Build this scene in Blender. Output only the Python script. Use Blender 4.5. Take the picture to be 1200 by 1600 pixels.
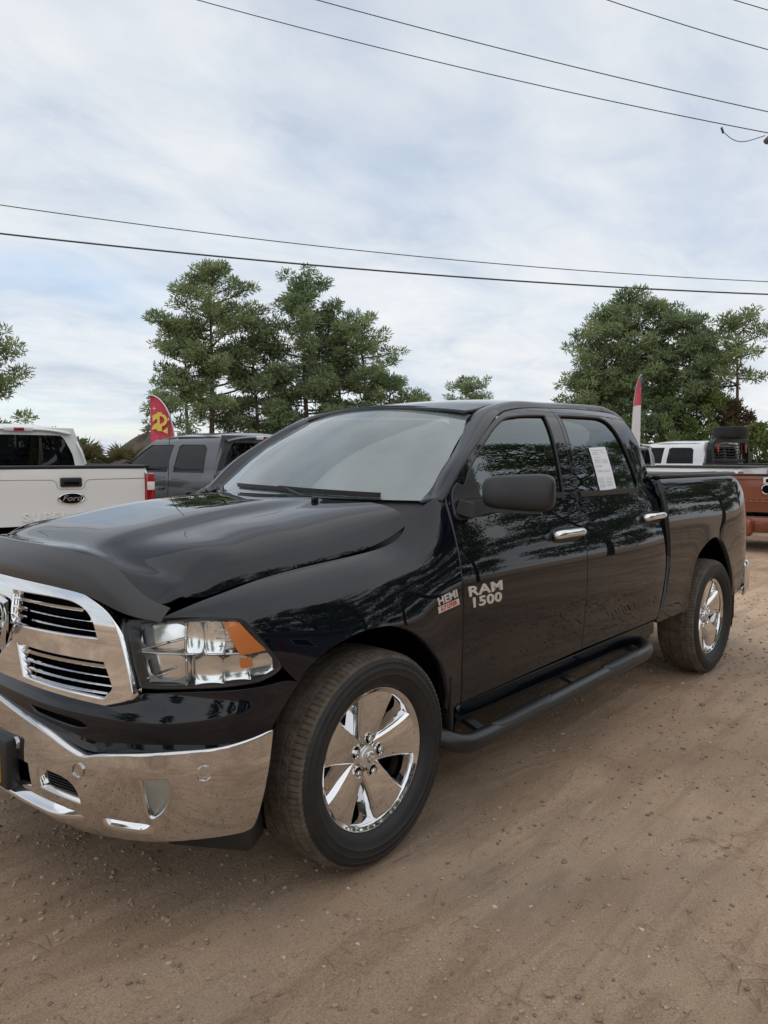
import bpy, bmesh, math, random
import numpy as np
from mathutils import Vector, Matrix, geometry
for _o in list(bpy.data.objects): bpy.data.objects.remove(_o, do_unlink=True)
SC = bpy.context.scene; COL = SC.collection
R = math.radians
# ---------------------------------------------------------------- camera
_y, _p, _r = R(47.889), R(-4.0), R(.043)
_f = Vector((math.sin(_y)*math.cos(_p), math.cos(_y)*math.cos(_p), math.sin(_p)))
_a = Vector((math.cos(_y), -math.sin(_y), 0)); _u = _a.cross(_f)
_a, _u = _a*math.cos(_r)+_u*math.sin(_r), -_a*math.sin(_r)+_u*math.cos(_r)
cam = bpy.data.objects.new('camera', bpy.data.cameras.new('camera')); COL.objects.link(cam)
cam.matrix_world = Matrix.Translation((-2.069, -2.887, 1.537)) @ Matrix((_a, _u, -_f)).transposed().to_4x4()
cam.data.sensor_fit = 'HORIZONTAL'; cam.data.sensor_width = 36; cam.data.lens = 35.92
cam.data.clip_start = .05; cam.data.clip_end = 3000
SC.camera = cam
SC.render.resolution_x, SC.render.resolution_y = 768, 1024
# ---------------------------------------------------------------- sky: high bright overcast with thin blue gaps
SUN_EL, SUN_AZ = 52, 200          # azimuth measured from +Y towards +X
W = bpy.data.worlds.new('World'); SC.world = W; W.use_nodes = True
nt = W.node_tree; nt.nodes.clear()
def wn(t, **k):
    n = nt.nodes.new(t)
    for a, v in k.items(): setattr(n, a, v)
    return n
def wl(a, b): nt.links.new(a, b)
def wmath(op, a, b=None, clamp=False):
    n = wn('ShaderNodeMath', operation=op, use_clamp=clamp)
    for i, v in enumerate((a, b)):
        if v is None: continue
        if isinstance(v, (int, float)): n.inputs[i].default_value = v
        else: wl(v, n.inputs[i])
    return n.outputs[0]
def wramp(fac, stops):
    n = wn('ShaderNodeValToRGB'); e = n.color_ramp.elements
    while len(e) < len(stops): e.new(.5)
    for el, (p, c) in zip(e, stops): el.position = p; el.color = (*c, 1)
    wl(fac, n.inputs[0]); return n.outputs[0]
def wmix(f, a, b):
    n = wn('ShaderNodeMix', data_type='RGBA')
    for s, v in ((n.inputs[0], f), (n.inputs[6], a), (n.inputs[7], b)):
        if isinstance(v, (int, float)): s.default_value = v
        elif isinstance(v, tuple): s.default_value = (*v, 1)
        else: wl(v, s)
    return n.outputs[2]
sky = wn('ShaderNodeTexSky', sky_type='NISHITA'); sky.sun_disc = False
sky.sun_elevation = R(SUN_EL); sky.sun_rotation = R(SUN_AZ)
tc = wn('ShaderNodeTexCoord'); sx = wn('ShaderNodeSeparateXYZ'); wl(tc.outputs['Generated'], sx.inputs[0])
den = wmath('ADD', wmath('MAXIMUM', sx.outputs[2], 0.0), .16)
cx = wn('ShaderNodeCombineXYZ'); wl(wmath('DIVIDE', sx.outputs[0], den), cx.inputs[0]); wl(wmath('DIVIDE', sx.outputs[1], den), cx.inputs[1])
mp = wn('ShaderNodeMapping'); wl(cx.outputs[0], mp.inputs[0]); mp.inputs['Rotation'].default_value = (0, 0, R(-38)); mp.inputs['Scale'].default_value = (.85, 1.25, 1); mp.inputs['Location'].default_value = (1.9, .55, 0)
n1 = wn('ShaderNodeTexNoise'); wl(mp.outputs[0], n1.inputs[0]); n1.inputs['Scale'].default_value = 1.15; n1.inputs['Detail'].default_value = 9; n1.inputs['Roughness'].default_value = .56; n1.inputs['Distortion'].default_value = .35
n2 = wn('ShaderNodeTexNoise'); wl(mp.outputs[0], n2.inputs[0]); n2.inputs['Scale'].default_value = .62; n2.inputs['Detail'].default_value = 5; n2.inputs['Roughness'].default_value = .5
n3 = wn('ShaderNodeTexNoise'); wl(mp.outputs[0], n3.inputs[0]); n3.inputs['Scale'].default_value = 3.4; n3.inputs['Detail'].default_value = 7; n3.inputs['Roughness'].default_value = .6; n3.inputs['Distortion'].default_value = .6
body = wmath('ADD', wmath('MULTIPLY', n1.outputs[0], .62), wmath('MULTIPLY', n3.outputs[0], .38))
cloud = wramp(body, [(.36, (5.5, 6.15, 7.05)), (.45, (6.6, 7.1, 7.75)), (.53, (7.5, 7.8, 8.15)), (.62, (8.3, 8.4, 8.5))])
cover = wramp(n2.outputs[0], [(.34, (.52,)*3), (.46, (.88,)*3), (.58, (.98,)*3)])
skyc = wmix(1.0, sky.outputs[0], sky.outputs[0])
sc2 = wn('ShaderNodeVectorMath', operation='SCALE'); wl(sky.outputs[0], sc2.inputs[0]); sc2.inputs[3].default_value = 1.5
mixc = wmix(cover, sc2.outputs[0], cloud)
bg = wn('ShaderNodeBackground'); wl(mixc, bg.inputs[0]); bg.inputs[1].default_value = .1
wo = wn('ShaderNodeOutputWorld'); wl(bg.outputs[0], wo.inputs[0])
# ---------------------------------------------------------------- sun behind the cloud: weak and very soft
sun = bpy.data.objects.new('sun', bpy.data.lights.new('sun', 'SUN')); COL.objects.link(sun)
sun.data.energy = .8; sun.data.angle = R(150); sun.data.color = (1, .96, .9)
_sd = Vector((math.sin(R(SUN_AZ))*math.cos(R(SUN_EL)), math.cos(R(SUN_AZ))*math.cos(R(SUN_EL)), math.sin(R(SUN_EL))))
sun.rotation_euler = _sd.to_track_quat('Z', 'Y').to_euler()
VS = SC.view_settings; VS.view_transform = 'Standard'; VS.look = 'None'; VS.exposure = .14; VS.gamma = 1
# ---------------------------------------------------------------- helpers
def mat(name, col, rough=.5, metal=0, spec=.5, coat=0, coat_r=.03, coat_ior=1.5, bump=None, var=None, trans=0, ior=1.5, alpha=1):
    """principled material; var = (scale, second colour, low, high) noise colour; bump = (scale, strength, distance)"""
    m = bpy.data.materials.new(name); m.use_nodes = True; t = m.node_tree; b = t.nodes['Principled BSDF']
    b.inputs['Base Color'].default_value = (*col, 1); b.inputs['Roughness'].default_value = rough
    b.inputs['Metallic'].default_value = metal; b.inputs['Specular IOR Level'].default_value = spec
    b.inputs['Coat Weight'].default_value = coat; b.inputs['Coat Roughness'].default_value = coat_r; b.inputs['Coat IOR'].default_value = coat_ior
    b.inputs['Transmission Weight'].default_value = trans; b.inputs['IOR'].default_value = ior; b.inputs['Alpha'].default_value = alpha
    co = t.nodes.new('ShaderNodeTexCoord')
    if var:
        n = t.nodes.new('ShaderNodeTexNoise'); n.inputs['Scale'].default_value = var[0]; n.inputs['Detail'].default_value = 6; n.inputs['Roughness'].default_value = .6
        t.links.new(co.outputs['Object'], n.inputs[0])
        r = t.nodes.new('ShaderNodeValToRGB'); e = r.color_ramp.elements
        e[0].position, e[0].color = var[2], (*col, 1); e[1].position, e[1].color = var[3], (*var[1], 1)
        t.links.new(n.outputs[0], r.inputs[0]); t.links.new(r.outputs[0], b.inputs['Base Color'])
    if bump:
        n = t.nodes.new('ShaderNodeTexNoise'); n.inputs['Scale'].default_value = bump[0]; n.inputs['Detail'].default_value = 4
        t.links.new(co.outputs['Object'], n.inputs[0])
        q = t.nodes.new('ShaderNodeBump'); q.inputs['Strength'].default_value = bump[1]; q.inputs['Distance'].default_value = bump[2]
        t.links.new(n.outputs[0], q.inputs['Height']); t.links.new(q.outputs[0], b.inputs['Normal'])
    return m
def glass(name, tint, ior=1.5, rough=.0, film=0, film_col=(.5,.55,.55), refl=(1,1,1)):
    """thin pane: clear or tinted straight through, mirror by fresnel, plus a little film of dust and painted glare"""
    m = bpy.data.materials.new(name); m.use_nodes = True; t = m.node_tree; t.nodes.clear()
    o = t.nodes.new('ShaderNodeOutputMaterial'); tr = t.nodes.new('ShaderNodeBsdfTransparent'); tr.inputs[0].default_value = (*tint, 1)
    gl = t.nodes.new('ShaderNodeBsdfGlossy'); gl.inputs['Roughness'].default_value = rough; gl.inputs[0].default_value = (*refl, 1)
    fr = t.nodes.new('ShaderNodeFresnel'); fr.inputs[0].default_value = ior
    a = tr.outputs[0]
    if film:
        d = t.nodes.new('ShaderNodeBsdfDiffuse'); d.inputs[0].default_value = (*film_col, 1)
        x = t.nodes.new('ShaderNodeMixShader'); x.inputs[0].default_value = film; t.links.new(a, x.inputs[1]); t.links.new(d.outputs[0], x.inputs[2]); a = x.outputs[0]
    mx = t.nodes.new('ShaderNodeMixShader'); t.links.new(fr.outputs[0], mx.inputs[0]); t.links.new(a, mx.inputs[1]); t.links.new(gl.outputs[0], mx.inputs[2]); t.links.new(mx.outputs[0], o.inputs[0])
    return m
def link(name, me, m=None, parent=None):
    o = bpy.data.objects.new(name, me); COL.objects.link(o)
    if m is not None and not me.materials: me.materials.append(m)
    if parent: o.parent = parent
    return o
def tag(o, label, cat=None, group=None, kind=None):
    if label: o['label'] = label
    if cat: o['category'] = cat
    if group: o['group'] = group
    if kind: o['kind'] = kind
    return o
def empty(name, loc=(0,0,0), rz=0, label=None, cat=None, group=None):
    o = bpy.data.objects.new(name, None); COL.objects.link(o); o.location = loc; o.rotation_euler = (0,0,rz); o.empty_display_size = .2
    return tag(o, label, cat, group)
def pymesh(name, V, F, smooth=True, normals=None):
    me = bpy.data.meshes.new(name); me.from_pydata([tuple(map(float, v)) for v in V], [], F); me.update()
    me.polygons.foreach_set('use_smooth', [smooth]*len(me.polygons))
    if normals is not None: me.normals_split_custom_set_from_vertices([tuple(map(float, n)) for n in normals])
    return me
def from_bm(name, bm, smooth=True, angle=None):
    me = bpy.data.meshes.new(name); bm.normal_update()
    if angle is not None:
        for e in bm.edges:
            if len(e.link_faces) == 2 and e.calc_face_angle(0) > angle: e.smooth = False
    bm.to_mesh(me); bm.free(); me.polygons.foreach_set('use_smooth', [smooth]*len(me.polygons)); return me
def cr(pts, n=6, closed=False):
    """Catmull-Rom through 2-D or 3-D points (centripetal-ish, uniform)"""
    P = [np.array(q, float) for q in pts]; N = len(P); out = []
    for i in range(N if closed else N-1):
        p1, p2 = P[i], P[(i+1) % N]
        p0 = P[i-1] if (closed or i > 0) else 2*p1-p2
        p3 = P[(i+2) % N] if (closed or i+2 < N) else 2*p2-p1
        for k in range(n):
            t = k/n
            out.append(.5*((2*p1)+(-p0+p2)*t+(2*p0-5*p1+4*p2-p3)*t*t+(-p0+3*p1-3*p2+p3)*t**3))
    if not closed: out.append(P[-1])
    return out
def loop(*segs, n=6):
    """closed outline from smooth segments joined at corners"""
    out = []
    for s in segs:
        c = cr(s, n) if len(s) > 2 else [np.array(q, float) for q in s]
        if out and np.linalg.norm(out[-1]-c[0]) < 1e-6: c = c[1:]
        out += c
    if np.linalg.norm(out[0]-out[-1]) < 1e-6: out.pop()
    return out
def resample(pts, h):
    out = []; N = len(pts)
    for i in range(N):
        a, b = pts[i], pts[(i+1) % N]; d = np.linalg.norm(b-a); k = max(1, int(math.ceil(d/h)))
        if d > 1e-6: out += [a+(b-a)*j/k for j in range(k)]
    return out
def inside(pts, q):
    x, y = q[..., 0], q[..., 1]; c = np.zeros(x.shape, bool); N = len(pts)
    for i in range(N):
        (x1, y1), (x2, y2) = pts[i], pts[(i+1) % N]
        if y1 == y2: continue
        k = ((y1 > y) != (y2 > y)) & (x < (x2-x1)*(y-y1)/(y2-y1)+x1); c ^= k
    return c
def patch(name, L, outline, m, parent=None, holes=(), h=.03, t=.02, off=0., mirror=False, warp=None, edge=.0025, mat_edge=None):
    """trim the spline surface L to an outline in its own (u, v), with exact normals and a turned-in edge"""
    outl = [resample([np.array(q, float) for q in o], h) for o in (outline, *holes)]
    pts = []; edges = []; rings = []
    for o in outl:
        s = len(pts); pts += [tuple(q) for q in o]; edges += [(s+i, s+(i+1) % len(o)) for i in range(len(o))]; rings.append((s, len(o)))
    A = np.array(outl[0]); lo, hi = A.min(0), A.max(0)
    gx = np.arange(lo[0]+h*.5, hi[0], h); gy = np.arange(lo[1]+h*.5, hi[1], h)
    if len(gx) and len(gy):
        g = np.stack(np.meshgrid(gx, gy, indexing='ij'), -1).reshape(-1, 2); g[:, 0] += (np.arange(len(g)) % 2)*h*.01
        k = inside(outl[0], g)
        for o in outl[1:]: k &= ~inside(o, g)
        B = np.array(pts)
        g = g[k]
        if len(g):
            dmin = np.array([np.min(np.hypot(*(B-q).T)) for q in g]); g = g[dmin > h*.45]
        pts += [tuple(q) for q in g]
    res = geometry.delaunay_2d_cdt([Vector(q) for q in pts], edges, [], 0, 1e-6)
    V2 = np.array([(v.x, v.y) for v in res[0]]); F = [tuple(f) for f in res[2]]
    cen = np.array([V2[list(f)].mean(0) for f in F]); k = inside(outl[0], cen)
    for o in outl[1:]: k &= ~inside(o, cen)
    F = [f for f, kk in zip(F, k) if kk]
    P = L.P(V2[:, 0], V2[:, 1]); N = L.N(V2[:, 0], V2[:, 1])
    if warp is not None: P = warp(P, N, V2)
    P = P+N*off
    # orient
    fa = np.array(F); vote = np.sum(np.cross(P[fa[:, 1]]-P[fa[:, 0]], P[fa[:, 2]]-P[fa[:, 0]])*N[fa[:, 0]])
    if vote < 0: F = [f[::-1] for f in F]
    V = [*P]; NN = [*N]; nsurf = len(F)
    src = {}
    for i, o in enumerate(res[3]):
        for j in o: src[j] = i
    for ri, (s, n) in enumerate(rings):
        if t <= 0: break
        idx = [src.get(s+i) for i in range(n)]
        if any(i is None for i in idx): continue
        Q = P[idx]; n_ = N[idx]; tg = np.roll(Q, -1, 0)-np.roll(Q, 1, 0); tg /= np.maximum(np.linalg.norm(tg, axis=1), 1e-9)[:, None]
        lat = np.cross(tg, n_); area = np.sum(np.cross(A if ri == 0 else np.array(outl[ri]), np.roll(A if ri == 0 else np.array(outl[ri]), -1, 0)))
        q2 = np.array(outl[ri]); cr2 = np.roll(q2, -1, 0)-np.roll(q2, 1, 0); o2 = np.c_[cr2[:, 1], -cr2[:, 0]]*(1 if area > 0 else -1)*(1 if ri == 0 else -1)
        e = 1e-3; ln = np.maximum(np.linalg.norm(o2, axis=1), 1e-9)[:, None]; st = V2[idx]+o2/ln*e
        dirw = L.P(st[:, 0], st[:, 1])-L.P(V2[idx][:, 0], V2[idx][:, 1])
        sgn = np.sign(np.sum(lat*dirw, 1)); sgn[sgn == 0] = 1; lat = lat*sgn[:, None]
        b1 = len(V); V += [*(Q-n_*edge+lat*edge*.7)]; NN += [*((n_+lat*1.2)/1.56)]
        b2 = len(V); V += [*(Q-n_*t+lat*edge*.4)]; NN += [*lat]
        for i in range(n):
            j = (i+1) % n
            for (p0, p1, q0, q1) in ((idx[i], idx[j], b1+i, b1+j), (b1+i, b1+j, b2+i, b2+j)):
                f = (p0, p1, q1, q0); nn = np.cross(np.array(V[p1])-V[p0], np.array(V[q1])-V[p0])
                if np.dot(nn, lat[i]+n_[i]*.5) < 0: f = f[::-1]
                F.append(f)
    V = np.array(V); NN = np.array(NN)
    if mirror: k_ = [-1, 1, 1] if mirror == 'x' else [1, -1, 1]; V = V*k_; NN = NN*k_; F = [f[::-1] for f in F]
    me = pymesh(name, V, F, True, NN); me.materials.append(m)
    if mat_edge:
        me.materials.append(mat_edge); me.polygons.foreach_set('material_index', [0]*nsurf+[1]*(len(F)-nsurf))
    return link(name, me, None, parent)
def tube(name, path, r, m, parent=None, n=10, closed=False, cap=True, mirror=False, sq=None):
    """sweep a circle (or sq=(w,h) box) along 3-D points; r may be a list"""
    P = [Vector(tuple(map(float, q))) for q in path]; N = len(P); rr = r if isinstance(r, (list, tuple, np.ndarray)) else [r]*N
    V, F = [], []; up = None
    for i in range(N):
        a = P[(i+1) % N]-P[i-1] if closed else P[min(i+1, N-1)]-P[max(i-1, 0)]
        a.normalize()
        if up is None: up = Vector((0, 0, 1)) if abs(a.z) < .9 else Vector((1, 0, 0))
        s = a.cross(up).normalized(); up = s.cross(a).normalized()
        if sq:
            ring = [(-1,-1),(1,-1),(1,1),(-1,1)]
            V += [P[i]+s*(x*sq[0]*.5)+up*(y*sq[1]*.5) for x, y in ring]
        else: V += [P[i]+(s*math.cos(k*2*math.pi/n)+up*math.sin(k*2*math.pi/n))*rr[i] for k in range(n)]
    k_ = 4 if sq else n
    for i in range(N if closed else N-1):
        j = (i+1) % N
        for k in range(k_): F.append((i*k_+k, i*k_+(k+1) % k_, j*k_+(k+1) % k_, j*k_+k))
    if cap and not closed: F += [tuple(range(k_))[::-1], tuple(range((N-1)*k_, N*k_))]
    if mirror: V = [Vector((v.x, -v.y, v.z)) for v in V]; F = [f[::-1] for f in F]
    me = pymesh(name, V, F, not sq); 
    return link(name, me, m, parent)
def box(name, c, s, m, parent=None, bev=.01, seg=2, rot=None, mirror=False):
    bm = bmesh.new(); bmesh.ops.create_cube(bm, size=1); bmesh.ops.scale(bm, vec=s, verts=bm.verts)
    if bev: bmesh.ops.bevel(bm, geom=bm.edges[:], offset=min(bev, min(s)*.45), segments=seg, profile=.5, affect='EDGES')
    if rot is not None: bmesh.ops.transform(bm, matrix=rot.to_4x4(), verts=bm.verts)
    bmesh.ops.translate(bm, vec=c, verts=bm.verts)
    if mirror: bmesh.ops.scale(bm, vec=(1,-1,1), verts=bm.verts); bmesh.ops.reverse_faces(bm, faces=bm.faces)
    return link(name, from_bm(name, bm, True, R(35)), m, parent)
def revolve(name, prof, m, parent=None, n=96, close=False, mtx=None):
    """profile (radius, axial) spun round the Y axis; axial towards -Y = outside"""
    V, F = [], []; K = len(prof)
    for i in range(n):
        a = 2*math.pi*i/n
        V += [(r*math.cos(a), y, r*math.sin(a)) for r, y in prof]
    for i in range(n):
        j = (i+1) % n
        for k in range(K if close else K-1):
            q = (k+1) % K; F.append((i*K+k, i*K+q, j*K+q, j*K+k))
    me = pymesh(name, V, F); bm = bmesh.new(); bm.from_mesh(me); bmesh.ops.recalc_face_normals(bm, faces=bm.faces)
    for e in bm.edges:
        if len(e.link_faces) == 2 and e.calc_face_angle(0) > R(38): e.smooth = False
    bm.to_mesh(me); bm.free(); me.polygons.foreach_set('use_smooth', [True]*len(me.polygons))
    if mtx is not None: me.transform(mtx)
    return link(name, me, m, parent)
def text(name, body, size, m, mtx, parent=None, extrude=.003, offset=.0, bevel=0, align='CENTER', sx=1.0, shear=0, spacing=1.0, line=1.0):
    c = bpy.data.curves.new(name, 'FONT'); c.body = body; c.size = size; c.extrude = extrude; c.offset = offset; c.bevel_depth = bevel
    c.align_x = align; c.align_y = 'CENTER'; c.shear = shear; c.space_character = spacing; c.space_line = line; c.resolution_u = 3
    o = bpy.data.objects.new(name, c); COL.objects.link(o); bpy.context.view_layer.update()
    me = bpy.data.meshes.new_from_object(o.evaluated_get(bpy.context.evaluated_depsgraph_get())); bpy.data.objects.remove(o)
    me.transform(Matrix.Diagonal((sx, 1, 1, 1))); me.transform(mtx); me.materials.clear(); me.materials.append(m); me.name = name
    return link(name, me, None, parent)
def frame_on(L, u, v, off=0., flip=1):
    """matrix whose X runs along +u, Y up the surface, Z outward, at surface point (u, v)"""
    p = Vector(L.P(u, v)[0]); n = Vector(L.N(u, v)[0]); x = Vector((L.P(u+.01, v)-L.P(u-.01, v))[0]); x = (x-n*x.dot(n)).normalized()*flip; y = n.cross(x)
    m = Matrix((x, y, n)).transposed().to_4x4(); m.translation = p+n*off; return m
# ---------------------------------------------------------------- surfaces of the black pickup
# every body surface is a bicubic spline through real stations (metres, front axle = x 0, ground = z 0)
def _card(k):
    k = np.asarray(k, float); n = len(k); h = np.diff(k)
    A = np.zeros((n, n)); B = np.zeros((n, n)); A[0, 0] = A[-1, -1] = 1
    for i in range(1, n-1):
        A[i, i-1] = h[i-1]; A[i, i] = 2*(h[i-1]+h[i]); A[i, i+1] = h[i]
        B[i, i-1] = 6/h[i-1]; B[i, i+1] = 6/h[i]; B[i, i] = -6/h[i-1]-6/h[i]
    return k, h, np.linalg.solve(A, B)
def _basis(c, t):
    k, h, M = c; t = np.asarray(t, float); n = len(k)
    i = np.clip(np.searchsorted(k, t)-1, 0, n-2); a = (k[i+1]-t)/h[i]; b = 1-a
    R = np.zeros((len(t), n)); r = np.arange(len(t))
    R[r, i] += a; R[r, i+1] += b
    R += ((a**3-a)*h[i]**2/6)[:, None]*M[i]+((b**3-b)*h[i]**2/6)[:, None]*M[i+1]
    return R
class Loft:
    def __init__(s, ku, kv, G, post=None):
        s.cu, s.cv, s.G, s.post = _card(ku), _card(kv), np.asarray(G, float), post
        s.u0, s.u1, s.v0, s.v1 = ku[0], ku[-1], kv[0], kv[-1]
    def P(s, u, v):
        u = np.atleast_1d(np.asarray(u, float)); v = np.atleast_1d(np.asarray(v, float))
        p = np.einsum('ni,nj,ijk->nk', _basis(s.cu, u), _basis(s.cv, v), s.G)
        return s.post(p) if s.post else p
    def N(s, u, v, e=.002):
        u = np.atleast_1d(np.asarray(u, float)); v = np.atleast_1d(np.asarray(v, float))
        n = np.cross(s.P(u+e, v)-s.P(u-e, v), s.P(u, v+e)-s.P(u, v-e))
        return n/np.maximum(np.linalg.norm(n, axis=1), 1e-9)[:, None]
def interp(x, xs, ys): return _basis(_card(xs), np.atleast_1d(x)) @ np.asarray(ys, float)
WB = 3.569
def flare(p):
    # swollen lips round both wheel openings
    p = p.copy()
    for cx in (0.0, WB):
        r = np.hypot((p[:, 0]-cx)*1.10, p[:, 2]-.40)
        w = np.exp(-np.clip((r-.46)/.13, 0, 9)**2)
        p[:, 1] -= .013*w
    return p
_fx = [-.85, -.72, -.58, -.42, -.20, .05, .30, .53, .66]
_fs = [
 [(.74,.44),(.74,.55),(.74,.66),(.74,.75),(.74,.83),(.74,.91),(.735,.98),(.73,1.012),(.72,1.032),(.69,1.048)],
 [(.85,.44),(.855,.55),(.86,.66),(.86,.75),(.86,.83),(.86,.91),(.855,.98),(.838,1.03),(.805,1.060),(.75,1.078)],
 [(.93,.44),(.94,.55),(.945,.66),(.948,.75),(.95,.83),(.95,.91),(.938,.99),(.90,1.052),(.835,1.092),(.77,1.108)],
 [(.96,.44),(.975,.55),(.985,.66),(.99,.75),(.99,.84),(.983,.925),(.962,1.005),(.918,1.075),(.845,1.121),(.77,1.142)],
 [(.97,.44),(.985,.55),(.995,.66),(1.0,.75),(.999,.86),(.988,.95),(.963,1.03),(.918,1.096),(.85,1.143),(.77,1.168)],
 [(.97,.44),(.985,.55),(.995,.66),(1.0,.76),(.998,.88),(.986,.975),(.96,1.06),(.918,1.121),(.852,1.166),(.78,1.195)],
 [(.97,.44),(.984,.55),(.991,.66),(.996,.77),(.993,.89),(.981,.99),(.957,1.08),(.92,1.15),(.87,1.205),(.82,1.26)],
 [(.97,.44),(.982,.55),(.985,.66),(.990,.78),(.988,.91),(.976,1.03),(.954,1.13),(.925,1.215),(.895,1.285),(.862,1.355)],
 [(.97,.44),(.982,.55),(.985,.66),(.990,.79),(.988,.93),(.976,1.05),(.955,1.15),(.930,1.23),(.902,1.30),(.876,1.37)]]
_fv = [0,.11,.22,.33,.45,.56,.66,.75,.83,.90]
FENDER = Loft(_fx, _fv, [[(x,-y,z) for y,z in s] for x,s in zip(_fx,_fs)], flare)
_cs = [(.97,.44),(.982,.55),(.985,.66),(.990,.79),(.988,.93),(.976,1.05),(.955,1.15),(.930,1.23),(.905,1.30),(.884,1.36),
       (.865,1.44),(.841,1.53),(.812,1.62),(.778,1.70),(.738,1.765),(.685,1.812),(.615,1.845)]
_cv = [0,.11,.22,.35,.49,.61,.71,.79,.865,.93,1.012,1.105,1.2,1.287,1.363,1.434,1.511]
_cx = [.40,.53,1.0,1.65,2.3,2.60,2.80]
_ci = [.010,.004,0,0,0,.004,.012]          # plan curvature of the cab side
CAB = Loft(_cx, _cv, [[(x,-(y-d*(1+2*(z>1.3))),z) for y,z in _cs] for x,d in zip(_cx,_ci)], flare)
_bs = [(.965,.44),(.98,.55),(.99,.66),(.995,.80),(.994,.94),(.988,1.06),(.978,1.17),(.962,1.27),(.940,1.35),(.912,1.405),(.87,1.43)]
_bv = [0,.11,.22,.36,.50,.62,.73,.83,.915,.975,1.02]
_bx = [2.62,2.9,3.2,3.57,3.95,4.25,4.42,4.52]
_bi = [0,0,0,0,.002,.018,.058,.11]
BED = Loft(_bx, _bv, [[(x,-(y-d),z) for y,z in _bs] for x,d in zip(_bx,_bi)], flare)
# hood: u = 0 (front lip) .. 1.25 (cowl), v = y
_hy = [0,.15,.29,.36,.43,.50,.60,.70,.77,.805,.828,.845]
_hf = [1,.999,.993,.965,.895,.872,.848,.765,.58,.40,.20,.02]
_hm = [1,.999,.992,.955,.860,.818,.772,.665,.48,.33,.17,.02]
_hq = [1,1,.996,.972,.910,.795,.595,.39,.25,.15,.08,.02]     # rounder section at the nose
def hood_z(x, k):
    zt = interp(x,[-.97,-.93,-.85,-.7,-.57,-.34,-.11,.18,.40],[1.135,1.178,1.219,1.259,1.288,1.326,1.352,1.368,1.371])[0]
    zs = interp(x,[-.97,-.76,-.69,-.6,-.44,-.2,.06,.22,.31,.40],[.99,1.042,1.066,1.086,1.116,1.142,1.168,1.205,1.242,1.295])[0]
    w = min(max((x+.85)/.26,0),1); w = w*w*(3-2*w)
    r = min(max((x+.15)/.45,0),1); r = r*r*(3-2*r)
    return zs+(zt-zs)*(_hq[k]*(1-w)+(_hf[k]*r+_hm[k]*(1-r))*w)
_hu = [0,.03,.09,.2,.4,.6,.8,1.0,1.15,1.25]
_hxf = [-.908,-.905,-.897,-.890,-.880,-.865,-.838,-.80,-.772,-.752,-.742,-.738]
_hxr = [.25,.255,.27,.278,.287,.297,.312,.33,.342,.348,.35,.35]
_HG = []
for t in _hu:
    row = []
    for s in (-1,1):
        ks = range(len(_hy)-1,-1,-1) if s<0 else range(1,len(_hy))
        for k in ks:
            x = _hxf[k]+(_hxr[k]-_hxf[k])*t/1.25
            lip = (.010,.045) if t == 0 else (0,0)
            ys = _hy[k]*(1+(interp(x,[-.95,-.76,-.69,-.6,-.44,-.2,.06,.4],[.74,.775,.80,.815,.825,.83,.835,.842])[0]/.845-1)*(k/11)**2)
            row.append((x-lip[0], s*ys, hood_z(x,k)-lip[1]))
    _HG.append(row)
_ha = list(np.r_[0,np.cumsum(np.hypot(np.diff(_hy),.2*np.diff(_hf)))])
_hv = [-y for y in _ha[::-1]]+_ha[1:]
HV = _ha[-1]
HOOD = Loft(_hu, _hv, _HG)
# front mask: u = run along the plan curve, v = height
def plan(pts):
    p = np.array(pts); t = np.r_[0,np.cumsum(np.hypot(*np.diff(p,axis=0).T))]
    d = np.gradient(p, t, axis=0); d /= np.linalg.norm(d,axis=1)[:,None]
    return p, t, np.c_[-d[:,1]*-1, d[:,0]*-1]*np.array([-1,-1])
def plan_loft(half, rows, fade=None, lean=0.0):
    # half: (x, y) from the centre outwards (y negative = driver side); rows: (offset, z)
    full = [(x,-y) for x,y in half[:0:-1]]+list(half)
    p,t,_ = plan(full); t = t-t[len(half)-1]
    d = np.gradient(p, t, axis=0); d /= np.linalg.norm(d,axis=1)[:,None]
    nrm = np.c_[d[:,1], -d[:,0]]           # outward (towards -x at the centre)
    G = []
    for i,(q,n) in enumerate(zip(p,nrm)):
        f = 1 if fade is None else fade(abs(t[i]))
        G.append([(q[0]+n[0]*o*f+lean*(z-.9), q[1]+n[1]*o*f, z) for o,z in rows])
    zz = [r[1] for r in rows]; arc = np.r_[0,np.cumsum(np.hypot(np.diff([r[0] for r in rows]),np.diff(zz)))]
    return Loft(t, arc if zz[-1]>zz[0] else arc, G)
_base = [(-.932,0),(-.928,-.15),(-.915,-.30),(-.893,-.42),(-.862,-.53),(-.822,-.64),(-.775,-.75),(-.705,-.85),(-.615,-.93),(-.50,-.975),(-.40,-.99)]
MASK = plan_loft(_base, [(.025,.54),(.042,.60),(.050,.65),(.050,.69),(.040,.73),(.022,.765),(.012,.80),(.008,.87),(0,.95),(-.012,1.01),(-.03,1.05),(-.06,1.08)],
                 lambda t: float(np.clip((1.20-t)/.50,.10,1)))
GRILLE = plan_loft(_base, [(.045,.66),(.042,.74),(.036,.82),(.028,.90),(.020,.98),(.006,1.06),(-.02,1.12),(-.05,1.15)])
_bp = [(-1.010,0),(-1.007,-.15),(-.996,-.30),(-.975,-.44),(-.942,-.57),(-.899,-.69),(-.84,-.80),(-.765,-.88),(-.68,-.94),(-.60,-.975),(-.50,-.995),(-.42,-1.0)]
BUMPER = plan_loft(_bp, [(-.14,.235),(-.10,.265),(-.05,.30),(-.018,.335),(-.004,.38),(.004,.44),(.006,.50),(.004,.56),(-.002,.61),(-.008,.66),(-.015,.71),(-.02,.75)])
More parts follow.
